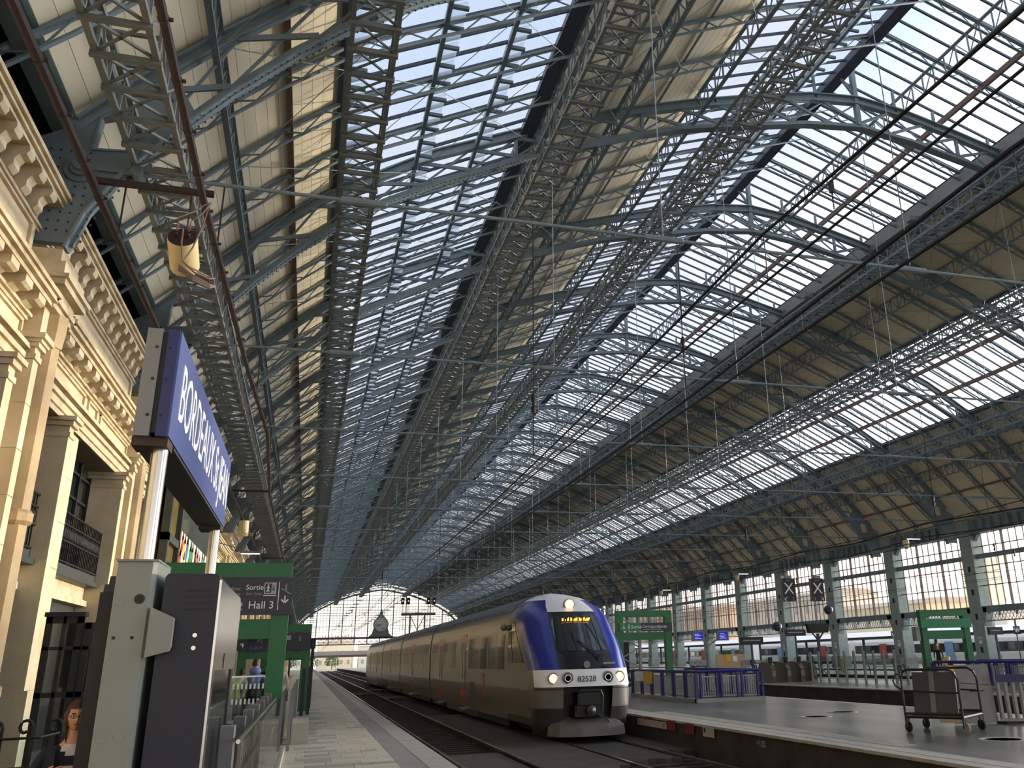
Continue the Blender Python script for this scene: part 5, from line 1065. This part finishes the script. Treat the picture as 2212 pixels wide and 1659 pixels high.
for i, (x, y, lab) in enumerate(((49.9, 70, 'left of the pair of small W boards beside a teal pillar'), (50.9, 70, 'right of the pair of small W boards, against a teal pillar'), (54.4, 60, 'small W board at the right edge'))):
    t = thing('letter_sign', lab, 'sign', (x, y, 2.7), 'W boards'); MB().box(x, x + .62, y, y + .06, 2.42, 3.05).build('board', NAVYSIGN, t); text('letter', 'W', .5, WHITE, t, (x + .31, y - .01, 2.55), FACE_CAM, .002, align='CENTER'); MB().box(x + .28, x + .34, y, y + .06, 0.0 if i > 2 else 3.05, 3.6).build('hanger', STEEL_D, t); MB().box(x - .1, x + .7, y + .02, y + .08, 3.55, 3.62).build('bracket_rail', STEEL_D, t); MB().box(x + .28, x + .34, y + .1, y + .16, 0, 3.6).build('post', STEEL_D, t)
for i, (x, y, z, lab) in enumerate(((31.4, 57.1, 3.27, 'round dark loudspeaker hanging left of the teal pillar under the X signs'), (35.66, 57.1, 4.35, 'round dark loudspeaker hanging between teal pillars right of the X signs'))):
    t = thing('globe_speaker', lab, 'loudspeaker', (x, y, z)); MB().ball((x, y, z), .33, .33, .33, 16, 10).build('globe', STEEL_D, t, smooth=True); MB().lathe([(.35, -.03), (.35, .03)], (x, y, z + .05), 16).build('band', BLACK, t); MB().tube([(x, y, z + .3), (x, y, 10.9)], .015, 5).build('hanger', GREYST, t)
t = thing('display_board', 'wide dark departure board on a forked post in front of a teal pillar', 'screen', (36.4, 60, 0)); MB().prism([(35.56, 3.5), (37.4, 3.5), (37.26, 2.85), (35.7, 2.85)], 'y', 60, 60.4).build('board', BLACK, t); MB().box(36.38, 36.54, 60.1, 60.3, 0, 2.8).build('post', STEEL_D, t); MB().bar((36.46, 60.2, 2.3), (36.0, 60.2, 2.85), .09).bar((36.46, 60.2, 2.3), (36.92, 60.2, 2.85), .09).build('fork', STEEL_D, t)
for i, (x, y, w, z, lab) in enumerate(((22.95, 46.0, 1.4, 2.0, 'dark direction board low behind the green portal right of the train'), (30.3, 54, 1.5, 2.55, 'dark board on posts above the ticket gates'), (37.2, 43, 1.0, 2.2, 'dark box sign at the right edge in front of the canopy'))):
    t = thing('direction_board', lab, 'sign', (x, y, z), 'dark direction boards'); MB().box(x, x + w, y, y + .12, z, z + .42).build('board', NAVYSIGN, t); MB().box(x + w * .45, x + w * .45 + .1, y + .02, y + .1, 0, z).build('post', STEEL_D, t); MB().box(x + .15, x + w - .2, y - .01, y, z + .2, z + .26).build('text_line', GREYTXT, t)
# benches, hoarding, bins
def bench(x, y, lab, L_=2.4):
    t = thing('platform_bench', lab, 'bench', (x, y, 0), 'grey benches on the far platform')
    for i in range(3): MB().box(x, x + L_, y + .1 + i * .15, y + .22 + i * .15, .43, .46).build('seat_slat', GREYST, t)
    for i in range(3): MB().box(x, x + L_, y + .58 + i * .02, y + .61 + i * .02, .55 + i * .14, .66 + i * .14).build('back_slat', GREYST, t)
    for xx in (x + .2, x + L_ - .25): MB().box(xx, xx + .05, y + .12, y + .17, 0, .43).build('leg', BLACK, t); MB().bar((xx + .02, y + .55, 0), (xx + .02, y + .68, .95), .05).build('leg', BLACK, t)
bench(36.6, 54, 'long grey bench with a seated person at its right end, behind the post screen'); bench(39.4, 54, 'grey bench continuing to the right of the seated person', 2.0); bench(36.0, 72, 'grey bench beside the ticket gates, farther along the platform', 3.2)
t = thing('seat_row', 'row of three moulded grey seats seen right of the green portal', 'bench', (36.2, 84, 0))
for i in range(3): MB().prism([(83.6, .42), (84.1, .42), (84.3, .95), (84.24, .97), (84.04, .47), (83.6, .47)], 'x', 36.2 + i * .65, 36.75 + i * .65).build('seat', GREYST, t)
MB().box(36.2, 38.1, 83.9, 84.0, .34, .42).build('beam', BLACK, t); MB().box(36.5, 36.6, 83.9, 84, 0, .34).build('leg', BLACK, t); MB().box(37.8, 37.9, 83.9, 84, 0, .34).build('leg', BLACK, t)
t = thing('hoarding', 'beige plywood hoarding with yellow and white notices behind the gates', 'hoarding', (37.5, 78, 0)); MB().box(36.3, 39.2, 78, 78.15, .0, 1.45).build('panel', M('beige_ply', (196, 168, 126), .7), t); MB().box(37.2, 37.8, 77.97, 78, .8, 1.4).build('yellow_notice', bpy.data.materials['yellow_notice'], t); MB().box(37.95, 38.4, 77.97, 78, .8, 1.3).build('white_notice', WHITE, t)
for i, (x, y) in enumerate(((38.2, 60), (40.3, 51))):
    t = thing('waste_bin', 'clear bag waste bin with yellow lid, %s' % ('left of the bench' if i == 0 else 'behind the right green portal'), 'bin', (x, y, 0), 'yellow topped waste bins'); MB().lathe([(.2, .1), (.27, .85), (.24, .9)], (x, y, 0), 12).build('bag', M('clear_bag_%d' % i, (196, 190, 130), .3), t); MB().lathe([(.3, .9), (.3, .98)], (x, y, 0), 12).build('lid', bpy.data.materials['yellow_notice'], t); MB().box(x - .02, x + .02, y - .02, y + .02, 0, .9).build('stand', BLACK, t)
t = thing('service_cabinet', 'dark upright cabinet right of the train nose behind the portal', 'cabinet', (16.3, 47, 0)); MB().box(16.0, 16.7, 47, 47.6, 0, 2.3).build('body', BLACK, t); MB().box(15.9, 16.8, 46.9, 47.7, 2.3, 2.36).build('cap', GREYST, t)
t = thing('lattice_mast', 'steel lattice mast behind the green portal right of the train', 'mast', (15.6, 45, 0))
for x in (14.6, 16.6): MB().box(x - .06, x + .06, 44.9, 45.1, 0, 4.0).build('leg', GREYST, t)
b = MB()
for i in range(4): b.bar((14.6, 45, i), (16.6, 45, i + 1), .06).bar((16.6, 45, i), (14.6, 45, i + 1), .06)
b.build('lacing', GREYST, t, kind='stuff')
# luggage trolley, leaning board, barrier
TUBE_M = M('black_tubular_frame', (40, 36, 36), .4, .3, .15); DB = M('dark_grey_board', (66, 66, 66), .6, 0, .2, 2); LB = M('scuffed_grey_board', (128, 126, 124), .6, 0, .3, 2.5); TAPE = M('grey_tape', (112, 112, 108), .4)
t = thing('luggage_trolley', 'black tubular luggage trolley loaded with a dark grey board with a tape stripe', 'trolley', (12.6, 16.3, 0))
A, B_, C_, D_ = (11.85, 16.5), (12.45, 15.5), (13.5, 16.2), (12.9, 17.2); P3 = lambda p, z: (p[0], p[1], z)
lp = lambda p, q, k: (p[0] + (q[0] - p[0]) * k, p[1] + (q[1] - p[1]) * k)
MB().tube([P3(A, .3), P3(B_, .3), P3(C_, .3), P3(D_, .3), P3(A, .3)], .03, 6).build('base_frame', TUBE_M, t)
dk = MB(); dk.add([P3(A, .27), P3(B_, .27), P3(C_, .27), P3(D_, .27), P3(A, .31), P3(B_, .31), P3(C_, .31), P3(D_, .31)], [(3, 2, 1, 0), (4, 5, 6, 7), (0, 1, 5, 4), (1, 2, 6, 5), (2, 3, 7, 6), (3, 0, 4, 7)]); dk.build('deck', RAILB, t)
for p, q in ((A, B_), (D_, C_)):
    MB().tube([P3(p, .1), P3(p, 1.05), P3(lp(p, q, .04), 1.16), P3(lp(p, q, .12), 1.21), P3(lp(p, q, .85), 1.21), P3(lp(p, q, .95), 1.14), P3(q, 1.0), P3(q, .1)], .024, 8).build('end_hoop', TUBE_M, t, smooth=True)
    MB().tube([P3(p, .8), P3(q, .76)], .02, 6).tube([P3(p, .36), P3(q, .36)], .03, 6).build('cross_rail', TUBE_M, t)
e = (A[0] - .09, A[1] + .05); MB().tube([P3(A, 1.12), P3(e, 1.12), (e[0] - .05, e[1] + .03, 1.0), (e[0] - .03, e[1], .9), P3(A, .8)], .02, 6).build('handle_loop', TUBE_M, t)
for k, p in enumerate((lp(A, D_, .08), lp(B_, C_, .12), lp(C_, B_, .1), lp(D_, A, .1))): w = MB().lathe([(.1, -.02), (.1, .02)], (p[0], p[1], .1), 14, 'x').build('wheel', M('pale_wheel', (170, 160, 146), .6) if k == 1 else BLACK, t); MB().box(p[0] - .03, p[0] + .03, p[1] - .02, p[1] + .02, .1, .29).build('fork', BROWN, w)
def slab(nm, p, q, z0, z1, th, mat, par, lean=.0):
    d = Vector((q[0] - p[0], q[1] - p[1], 0)).normalized(); n = Vector((-d.y, d.x, 0)) * th; l = Vector((-d.y, d.x, 0)) * lean
    v = [Vector((*p, z0)), Vector((*q, z0)), Vector((*q, z1)) + l, Vector((*p, z1)) + l]; vs = [tuple(x) for x in v] + [tuple(x + n) for x in v]
    return fix(MB().add(vs, [(0, 1, 2, 3), (7, 6, 5, 4), (0, 4, 5, 1), (1, 5, 6, 2), (2, 6, 7, 3), (3, 7, 4, 0)]).build(nm, mat, par))
bd = slab('carried_board', (12.02, 16.42), (12.5, 15.68), .33, 1.15, .05, DB, t, .12); slab('tape_stripe', (12.2, 16.12), (12.26, 16.03), .34, 1.15, -.004, TAPE, bd, .12); slab('label_plate', (12.2, 15.9), (12.4, 15.58), .2, .36, .01, M('tan_label', (168, 152, 120), .6), t)
MB().bar((12.95, 16.1, .92), (13.7, 16.1, .86), .018).build('drawbar_rod', TUBE_M, t)
t = tag(slab('leaning_board', (13.72, 17.35), (14.75, 17.2), .02, 1.24, .05, LB, None, .1), 'tall pale grey scuffed board standing between trolley and barrier', 'board')
MB().box(14.15, 14.5, 17.2, 17.25, .68, .7).build('board_scratch', BLACK, t)
slab('yellow_corner', (13.72, 17.33), (13.86, 17.31), 1.08, 1.23, .01, bpy.data.materials['yellow_notice'], t, .01)
t = thing('crowd_barrier', 'grey barred barrier with a navy top board at the right edge', 'barrier', (15.4, 16.8, 0)); slab('top_board', (14.72, 17.05), (16.6, 15.6), .86, 1.02, .04, SBLUE_D, t)
for i in range(16): p = lp((14.8, 17.12), (16.6, 15.68), i / 15); MB().box(p[0] - .035, p[0] + .035, p[1] - .035, p[1] + .035, .06, .86).build('bar', BARG, t)
MB().bar((14.75, 17.13, .08), (16.6, 15.68, .08), .06).build('bottom_rail', BARG, t); MB().box(14.7, 15.2, 16.9, 17.2, 0, .05).build('foot', RAILB, t)
# ------------------------------------------------------------------ overhead line: contact wires, catenary cables, feeders
WIRE = M('dark_copper_wire', (34, 30, 32), .5, .4, .1)
for i, (x, z, r, lab) in enumerate(((4.15, 5.18, .016, 'pair of dark wires running up the picture over the empty left track'), (7.65, 6.78, .03, 'thick black line above the train roof, under the dark boards right of the ridge'), (19.2, 5.35, .014, 'contact line over the first sunken track past the island platform'), (21.9, 5.3, .014, 'contact line over the second sunken track'), (33.3, 4.9, .014, 'contact line above the pit beyond the ticket gates'), (43.8, 5.8, .014, 'contact line nearest the teal window pillars'))):
    t = thing('contact_line', lab, 'wire', (x, 0, z), 'overhead contact lines'); c = MB(); m = MB(); h = MB(); pts = []; top = .4 if i < 2 else .6
    for k in range(-2, 27):
        y = 17.1 + 10 * k
        for j in range(4): q = ((y + 2.5 * j - 7.1) % 40) / 40; pts.append((x, y + 2.5 * j, z + .12 + top * (2 * (q - .5)) ** 2))
    m.tube(pts, r, 5); c.tube([(x, -3, z), (x, 286, z)], r * .8, 5)
    for p in pts[::2]: h.tube([(p[0], p[1], z), p], .006, 4)
    m.build('messenger_cable', WIRE, t); c.build('contact_wire', WIRE, t); h.build('droppers', WIRE, t, kind='stuff')
    dm = MB().tube([(x, 0, z + top), (x, 0, 10.9)], .012, 5).lathe([(.03, z + 1.3), (.06, z + 1.4), (.03, z + 1.5), (.06, z + 1.6), (.03, z + 1.7)], (x, 0, 0), 8).mesh('support_rod', WIRE)
    for k in range(1 if i < 2 else i % 2, 27, 4 if i < 2 else 2): inst('support_rod', dm, t, (0, 17.1 + 10 * k - (0 if i > 1 else 10), 0))
for x, z, r, lab in ((45.2, 10.7, .06, 'heavy black cable high along the window pillars'), (44.6, 9.6, .045, 'lower black cable sagging along the window pillars')):
    pts = [(x + (.25 * math.sin(i * 1.7) if x > 44 else 0), -3 + i * 10, z - (.35 * (i % 2) if x > 44 else .0)) for i in range(30)]
    t = thing('feeder_cable', lab, 'cable', pts[0]); MB().tube(pts, r, 6).build('cable_run', WIRE if x > 23 else M('dark_red_cable', (70, 30, 34), .6), t)
    hb = MB()
    for i in range(0, 29): hb.tube([(x, -3 + i * 10 + .1, z), (x, -3 + i * 10 + .1, z + (.22 if x > 27 else 1.2))], .012, 4) if x > 23 else None
    hb.v and hb.build('cable_hangers', WIRE, t, kind='stuff')
hk = thing('chain_hoist', 'small dark chain hoist hanging under the ridge skylight', 'hoist', (23.4, 33.0, 23.6)); MB().box(23.3, 23.5, 32.9, 33.1, 23.3, 23.95).build('body', BLACK, hk)
for i in range(8): MB().lathe([(.05, -.015), (.05, .015)], (23.4, 33, 23.2 - i * .11), 8, 'x' if i % 2 else 'y').build('chain_link', BLACK, hk)
for i, (x, y, z, lab) in enumerate(((43.8, 57.1, 9.5, 'white strip lamp between the second and third nearest right windows'), (44.4, 87.1, 9.6, 'white strip lamp above the X signs'), (43.5, 107.1, 9.4, 'white strip lamp over the green portal right of the train'))):
    t = thing('strip_lamp', lab, 'lamp', (x, y, z), 'strip lamps by the right windows'); MB().box(x - .6, x + .6, y - .1, y + .1, z, z + .1).build('housing', GREYST, t); MB().box(x - .55, x + .55, y - .08, y + .08, z - .02, z).build('diffuser', TUBE, t); MB().tube([(x - .9, y, z + .05), (x - .9, y, 10.85)], .02, 5).bar((x - .9, y, z + .05), (x - .5, y, z + .05), .04).build('hanger', GREYST, t); MB().lathe([(.1, -.3), (.25, .1), (.25, .35)], (x - .9, y - .2, z - .5), 10).build('horn_speaker', CREAM, t)
# floodlights and arched lamp brackets on the ridge skylight edge
for k in range(1, 9):
    y = 17.1 + 10 * k + 5; x = 28.2; z = sk(x)[1] - 1.4
    t = thing('flood_lamp', 'grey floodlight on arched bracket under the ridge skylight edge, %s along' % ORD[k - 1], 'lamp', (x, y, z), 'floodlights along the ridge skylight')
    MB().box(x - 1.25, x - .75, y - .2, y + .2, z - .25, z + .0).build('housing', GREYST, t); MB().tube([(x, y, z + .4), (x - .25, y, z + .15), (x - .7, y, z + .1), (x - .95, y, z)], .03, 6).build('arm', GREYST, t)
    b = MB()
    for a in (-1, 1): b.tube([(x, y, z - .5), (x - .05, y + a * .3, z - .05), (x - .1, y + a * .8, z + .12), (x - .1, y + a * 1.2, z + .1)], .03, 6)
    b.build('arched_bracket', STEEL, t)
# ------------------------------------------------------------------ people
def cloth(n, c): return M(n, c, .85, 0, .15, 4.0)
SKIN_C = M('skin', (206, 150, 122), .55, 0, .06); SKIN_D = M('tanned_skin', (150, 104, 80), .55, 0, .06); HAIRS = {'dark': M('dark_hair', (34, 24, 20), .6), 'auburn': M('auburn_hair', (64, 36, 28), .55), 'white': M('white_hair', (214, 208, 200), .6)}
EYEW = M('eye_white', (220, 214, 208), .3); PUP = M('pupil', (28, 22, 18), .2); LIP = M('lips', (150, 70, 66), .5)
def person(label, loc, rz, h, top, legs, hair, sleeves=None, pose='stand', arm_l=None, arm_r=None, face=True, skin=None, shoes=None, long_hair=False):
    """one continuous skinned body; z up, facing -y before turning by rz"""
    skin = skin or SKIN_C; sleeves = sleeves or top; shoes = shoes or BLACK; k = h / 1.7
    t = thing('person', label, 'person', loc); t.rotation_euler.z = rz
    hip = .93; V = {}; E = []; R = {}
    def j(n, p, r, par=None, m=None):
        V[n] = (Vector(p) * k, r * k, m);
        if par: E.append((par, n, m))
    sit = pose == 'sit'
    if sit: hip = .5
    j('pelvis', (0, 0, hip), .14, None, legs); j('belly', (0, .0, hip + .17), .135, 'pelvis', top); j('chest', (0, .01, hip + .36), .15, 'belly', top); j('neck0', (0, .015, hip + .5), .075, 'chest', top); j('neck', (0, .0, hip + .57), .052, 'neck0', skin); j('skull', (0, -.01, hip + .66), .07, 'neck', skin)
    for s, nm, arm in ((-1, 'l', arm_l), (1, 'r', arm_r)):
        if sit: j('knee' + nm, (s * .1, -.43, .48), .075, None, legs); E.append(('pelvis', 'hip' + nm, legs)); V['hip' + nm] = (Vector((s * .1, -.02, hip)) * k, .1 * k, legs); E.append(('hip' + nm, 'knee' + nm, legs)); j('ank' + nm, (s * .1, -.42, .09), .05, 'knee' + nm, legs); j('toe' + nm, (s * .1, -.6, .04), .04, 'ank' + nm, shoes)
        else:
            w = .1 if pose == 'walk' and s < 0 else -.02
            j('hip' + nm, (s * .09, 0, hip - .06), .1, 'pelvis', legs); j('knee' + nm, (s * .095, -.02 - w * 1.2, .5), .068, 'hip' + nm, legs); j('ank' + nm, (s * .09, .03 + w * 1.6, .09), .046, 'knee' + nm, legs); j('toe' + nm, (s * .11, -.14 + w * 1.4, .04), .04, 'ank' + nm, shoes)
        sh = (s * .19, .01, hip + .45); el, wr = arm or ((s * .26, .05, hip + .17), (s * .25, -.06, hip - .05))
        if sit and not arm: el, wr = (s * .26, -.02, hip + .18), (s * .14, -.28, hip + .1)
        j('sh' + nm, sh, .065, 'chest', sleeves); j('el' + nm, el, .045, 'sh' + nm, sleeves); j('wr' + nm, wr, .03, 'el' + nm, sleeves)
        d = (Vector(wr) - Vector(el)).normalized(); pl = Vector(wr) + d * .075; j('palm' + nm, pl, .034, 'wr' + nm, skin)
    names = list(V); me = bpy.data.meshes.new('skeleton'); me.from_pydata([V[n][0] for n in names], [(names.index(a), names.index(b_)) for a, b_, _ in E], []); o = bpy.data.objects.new('skeleton', me); COL.objects.link(o)
    sk_m = o.modifiers.new('skin', 'SKIN'); sk_m.use_smooth_shade = True
    for i, n in enumerate(names): me.skin_vertices[0].data[i].radius = (V[n][1], V[n][1] * (.72 if n in ('belly', 'chest', 'pelvis') else .9)); me.skin_vertices[0].data[i].use_root = n == 'pelvis'
    ss = o.modifiers.new('sub', 'SUBSURF'); ss.levels = ss.render_levels = 2
    bpy.context.view_layer.update(); ev = o.evaluated_get(bpy.context.evaluated_depsgraph_get()); bm_src = bpy.data.meshes.new_from_object(ev); bpy.data.objects.remove(o)
    mats = []; 
    def mi(m):
        if m not in mats: mats.append(m)
        return mats.index(m)
    b = MB(); b.v = [tuple(v.co) for v in bm_src.vertices]; b.f = [tuple(p.vertices) for p in bm_src.polygons]; fm = []
    segs = [(V[a][0], V[c][0], m) for a, c, m in E]
    for p in bm_src.polygons:
        c = p.center; best = min(segs, key=lambda s_: (c - (s_[0] + (s_[1] - s_[0]) * max(0, min(1, (c - s_[0]).dot(s_[1] - s_[0]) / max((s_[1] - s_[0]).length_squared, 1e-6))))).length); fm.append(mi(best[2]))
    # head: face with brow, nose and chin shaped into one surface
    hc = Vector((0, -.02, hip + .715)) * k; n0 = len(b.f)
    def hd(i, q):
        th = 2 * PI * i / 20; ph = -PI / 2 + PI * q / 14; cx, cy, cz = math.cos(ph) * math.sin(th), -math.cos(ph) * math.cos(th), math.sin(ph)
        rx, ry, rz_ = .074, .094, .118; jaw = 1 - .22 * max(0, -cz) ** 1.3; fr = max(0, -cy)
        x, y, z = cx * rx * jaw, cy * ry * (1 - .1 * max(0, -cz)), cz * rz_
        a = abs(cx); 
        if fr > .6: y -= .024 * math.exp(-(a / .14) ** 2 - ((cz + .18) / .17) ** 2) + .008 * math.exp(-(a / .3) ** 2 - ((cz + .82) / .15) ** 2); y += .010 * math.exp(-((a - .38) / .16) ** 2 - ((cz - .05) / .13) ** 2)
        return hc + Vector((x, y, z)) * k
    b.grid(hd, 21, 15); fm += [mi(skin)] * (len(b.f) - n0)
    def addm(fn, m): n_ = len(b.f); fn(); fm.extend([mi(m)] * (len(b.f) - n_))
    if face:
        for s in (-1, 1):
            addm(lambda: b.ball(hc + Vector((s * .029, -.083, .005)) * k, .012 * k, .008 * k, .009 * k, 8, 6), EYEW); addm(lambda: b.ball(hc + Vector((s * .029, -.089, .005)) * k, .006 * k, .004 * k, .006 * k, 8, 6), PUP)
            addm(lambda: b.bar(hc + Vector((s * .014, -.09, .026)) * k, hc + Vector((s * .045, -.08, .027)) * k, .006 * k), HAIRS[hair])
        addm(lambda: b.ball(hc + Vector((0, -.088, -.058)) * k, .022 * k, .008 * k, .007 * k, 10, 6), LIP)
    for s in (-1, 1): addm(lambda: b.ball(hc + Vector((s * .076, .008, -.005)) * k, .01 * k, .02 * k, .032 * k, 8, 6), skin)
    for s, nm in ((-1, 'l'), (1, 'r')):                      # five fingers each, slightly curled
        w, p = V['wr' + nm][0], V['palm' + nm][0]; d = (p - w).normalized(); sd = d.cross(Vector((0, -1, .3))).normalized()
        cu = d.cross(sd).normalized()
        for f, (off, l) in enumerate(((-.024, .066), (-.008, .075), (.008, .07), (.023, .055))):
            q = p + (sd * off + d * .01) * k; addm(lambda: b.tube([q, q + (d * l * .45 + cu * .008) * k, q + (d * l * .75 + cu * .026) * k, q + (d * l * .85 + cu * .045) * k], .008 * k, 6, [.0095 * k, .009 * k, .008 * k, .006 * k]), skin)
        q = p - (sd * .03 + d * .03) * k; addm(lambda: b.tube([q, q + (-sd * .022 + d * .025) * k, q + (-sd * .02 + d * .055 + cu * .012) * k], .009 * k, 6, [.012 * k, .01 * k, .007 * k]), skin)
    me = b.mesh('body', mats, True); me.polygons.foreach_set('material_index', fm); ob = bpy.data.objects.new('body', me); COL.objects.link(ob); ob.parent = t; ORG[ob.name] = Vector(loc)
    fix(ob)
    hb = MB(); nn = 12
    def hr(i, q):
        th = 2 * PI * i / 20; ph = -.35 + (PI / 2 + .35) * q / 9; back = -math.cos(th)                    # back: 1 behind
        if long_hair and back > -.5: ph = -.95 + (PI / 2 + .95) * q / 9
        if back < -.5: ph = .48 + (PI / 2 - .48) * q / 9                      # hairline above the brow
        x, y, z = math.cos(ph) * math.sin(th), -math.cos(ph) * math.cos(th), math.sin(ph); g = 1.1 + (.12 if long_hair and ph < .3 else 0)
        return hc + Vector((x * .076 * g, y * .096 * g, z * .122 * g - (.1 if long_hair and q == 0 and back > -.5 else 0) + .004)) * k
    hb.grid(hr, 21, 10); ho = bpy.data.objects.new('hair', hb.mesh('hair', HAIRS[hair], True)); COL.objects.link(ho); ho.parent = ob; fix(ho)
    return t, ob, hc, k
def extra(nm, mb, mat, par, smooth=False): o = bpy.data.objects.new(nm, mb.mesh(nm, mat, smooth)); COL.objects.link(o); o.parent = par; return o
WB = cloth('white_blouse', (214, 206, 204)); NC_ = cloth('navy_cardigan', (28, 30, 46)); DKT = cloth('dark_trousers', (38, 38, 44))
t, ob, hc, k = person('woman with glasses, white blouse and navy cardigan, hand at her chest', (-1.67, 8.15, -.2), .3, 1.56, WB, DKT, 'auburn', sleeves=NC_, arm_l=((-.29, .02, 1.1), (-.17, -.17, 1.2)), long_hair=True)
g = MB()
for s in (-1, 1): g.tube([hc + Vector((s * .029 + .02 * math.cos(a), -.1, .004 + .015 * math.sin(a))) * k for a in [i * PI / 6 for i in range(13)]], .002, 5); g.tube([hc + Vector((s * .049, -.098, .008)) * k, hc + Vector((s * .078, 0, .01)) * k], .002, 4)
g.tube([hc + Vector((-.01, -.101, .006)) * k, hc + Vector((.01, -.101, .006)) * k], .002, 4); extra('glasses', g, BLACK, ob)
c = MB()
for s in (-1, 1):
    def fl(i, q): u = i / 5; v = q / 8; a = s * (.62 + 1.3 * u); return (math.sin(a) * (.205 - .02 * v) * k, (-math.cos(a) * .15 - .0) * k, (1.43 - v * .62 - (0.02 if u > .8 else 0)) * k)
    c.grid(fl, 6, 9)
extra('cardigan', c, NC_, ob, True)
BK = cloth('black_jacket', (20, 20, 22)); BLUE_H = cloth('faded_blue_hoodie', (98, 112, 158)); GT = cloth('light_grey_trousers', (150, 148, 150)); HV = cloth('hi_vis_yellow', (196, 226, 60)); RD = cloth('brick_red_top', (132, 58, 44)); WT = cloth('cream_top', (206, 196, 184))
t, ob, hc, k = person('person in black with short dark hair going down the stairs, back turned', (-.79, 11.42, -.84), PI, 1.78, BK, BK, 'dark', face=False)
pk = MB(); pk.ball((.02, .2 * k, 1.2 * k), .16, .11, .22, 12, 8); extra('backpack', pk, cloth('brown_backpack', (56, 36, 28)), ob, True)
t, ob, hc, k = person('person in a faded blue hoodie and grey trousers seen from behind', (-1.13, 23.2, 0), PI + .1, 1.72, BLUE_H, GT, 'dark', pose='walk', face=False)
hd_ = MB(); hd_.ball((0, .07 * k, 1.5 * k), .13 * k, .09 * k, .09 * k, 12, 8); extra('hood', hd_, BLUE_H, ob, True); pk = MB(); pk.ball((.0, .2 * k, .98 * k), .17, .1, .16, 12, 8); extra('hip_bag', pk, BK, ob, True)
person('person in a hi-vis yellow top left of the blue hoodie', (-1.55, 25.5, 0), PI, 1.5, HV, DKT, 'dark', face=False)
person('person in a brick red top with dark hair beyond the glass balustrade', (-.82, 25.0, 0), PI - .2, 1.5, RD, BK, 'dark', face=False, long_hair=True)
person('person in a cream top right of the brick red one', (-.72, 28.0, 0), PI + .2, 1.72, WT, GT, 'auburn', face=False, long_hair=True)
person('person in black farther behind the stairwell', (-1.15, 31, 0), PI, 1.72, BK, BK, 'dark', face=False)
person('person sitting on the right end of the long grey bench', (38.6, 54.16, 0), 0, 1.66, cloth('brown_coat', (96, 72, 60)), DKT, 'dark', pose='sit')
person('white haired person in black standing under the right green portal', (39.0, 50.0, 0), -.6, 1.74, BK, BK, 'white')
person('person in dark clothes seated on the bench beside the ticket gates', (37.0, 72.16, 0), .1, 1.66, cloth('plum_coat', (70, 36, 40)), DKT, 'dark', pose='sit')
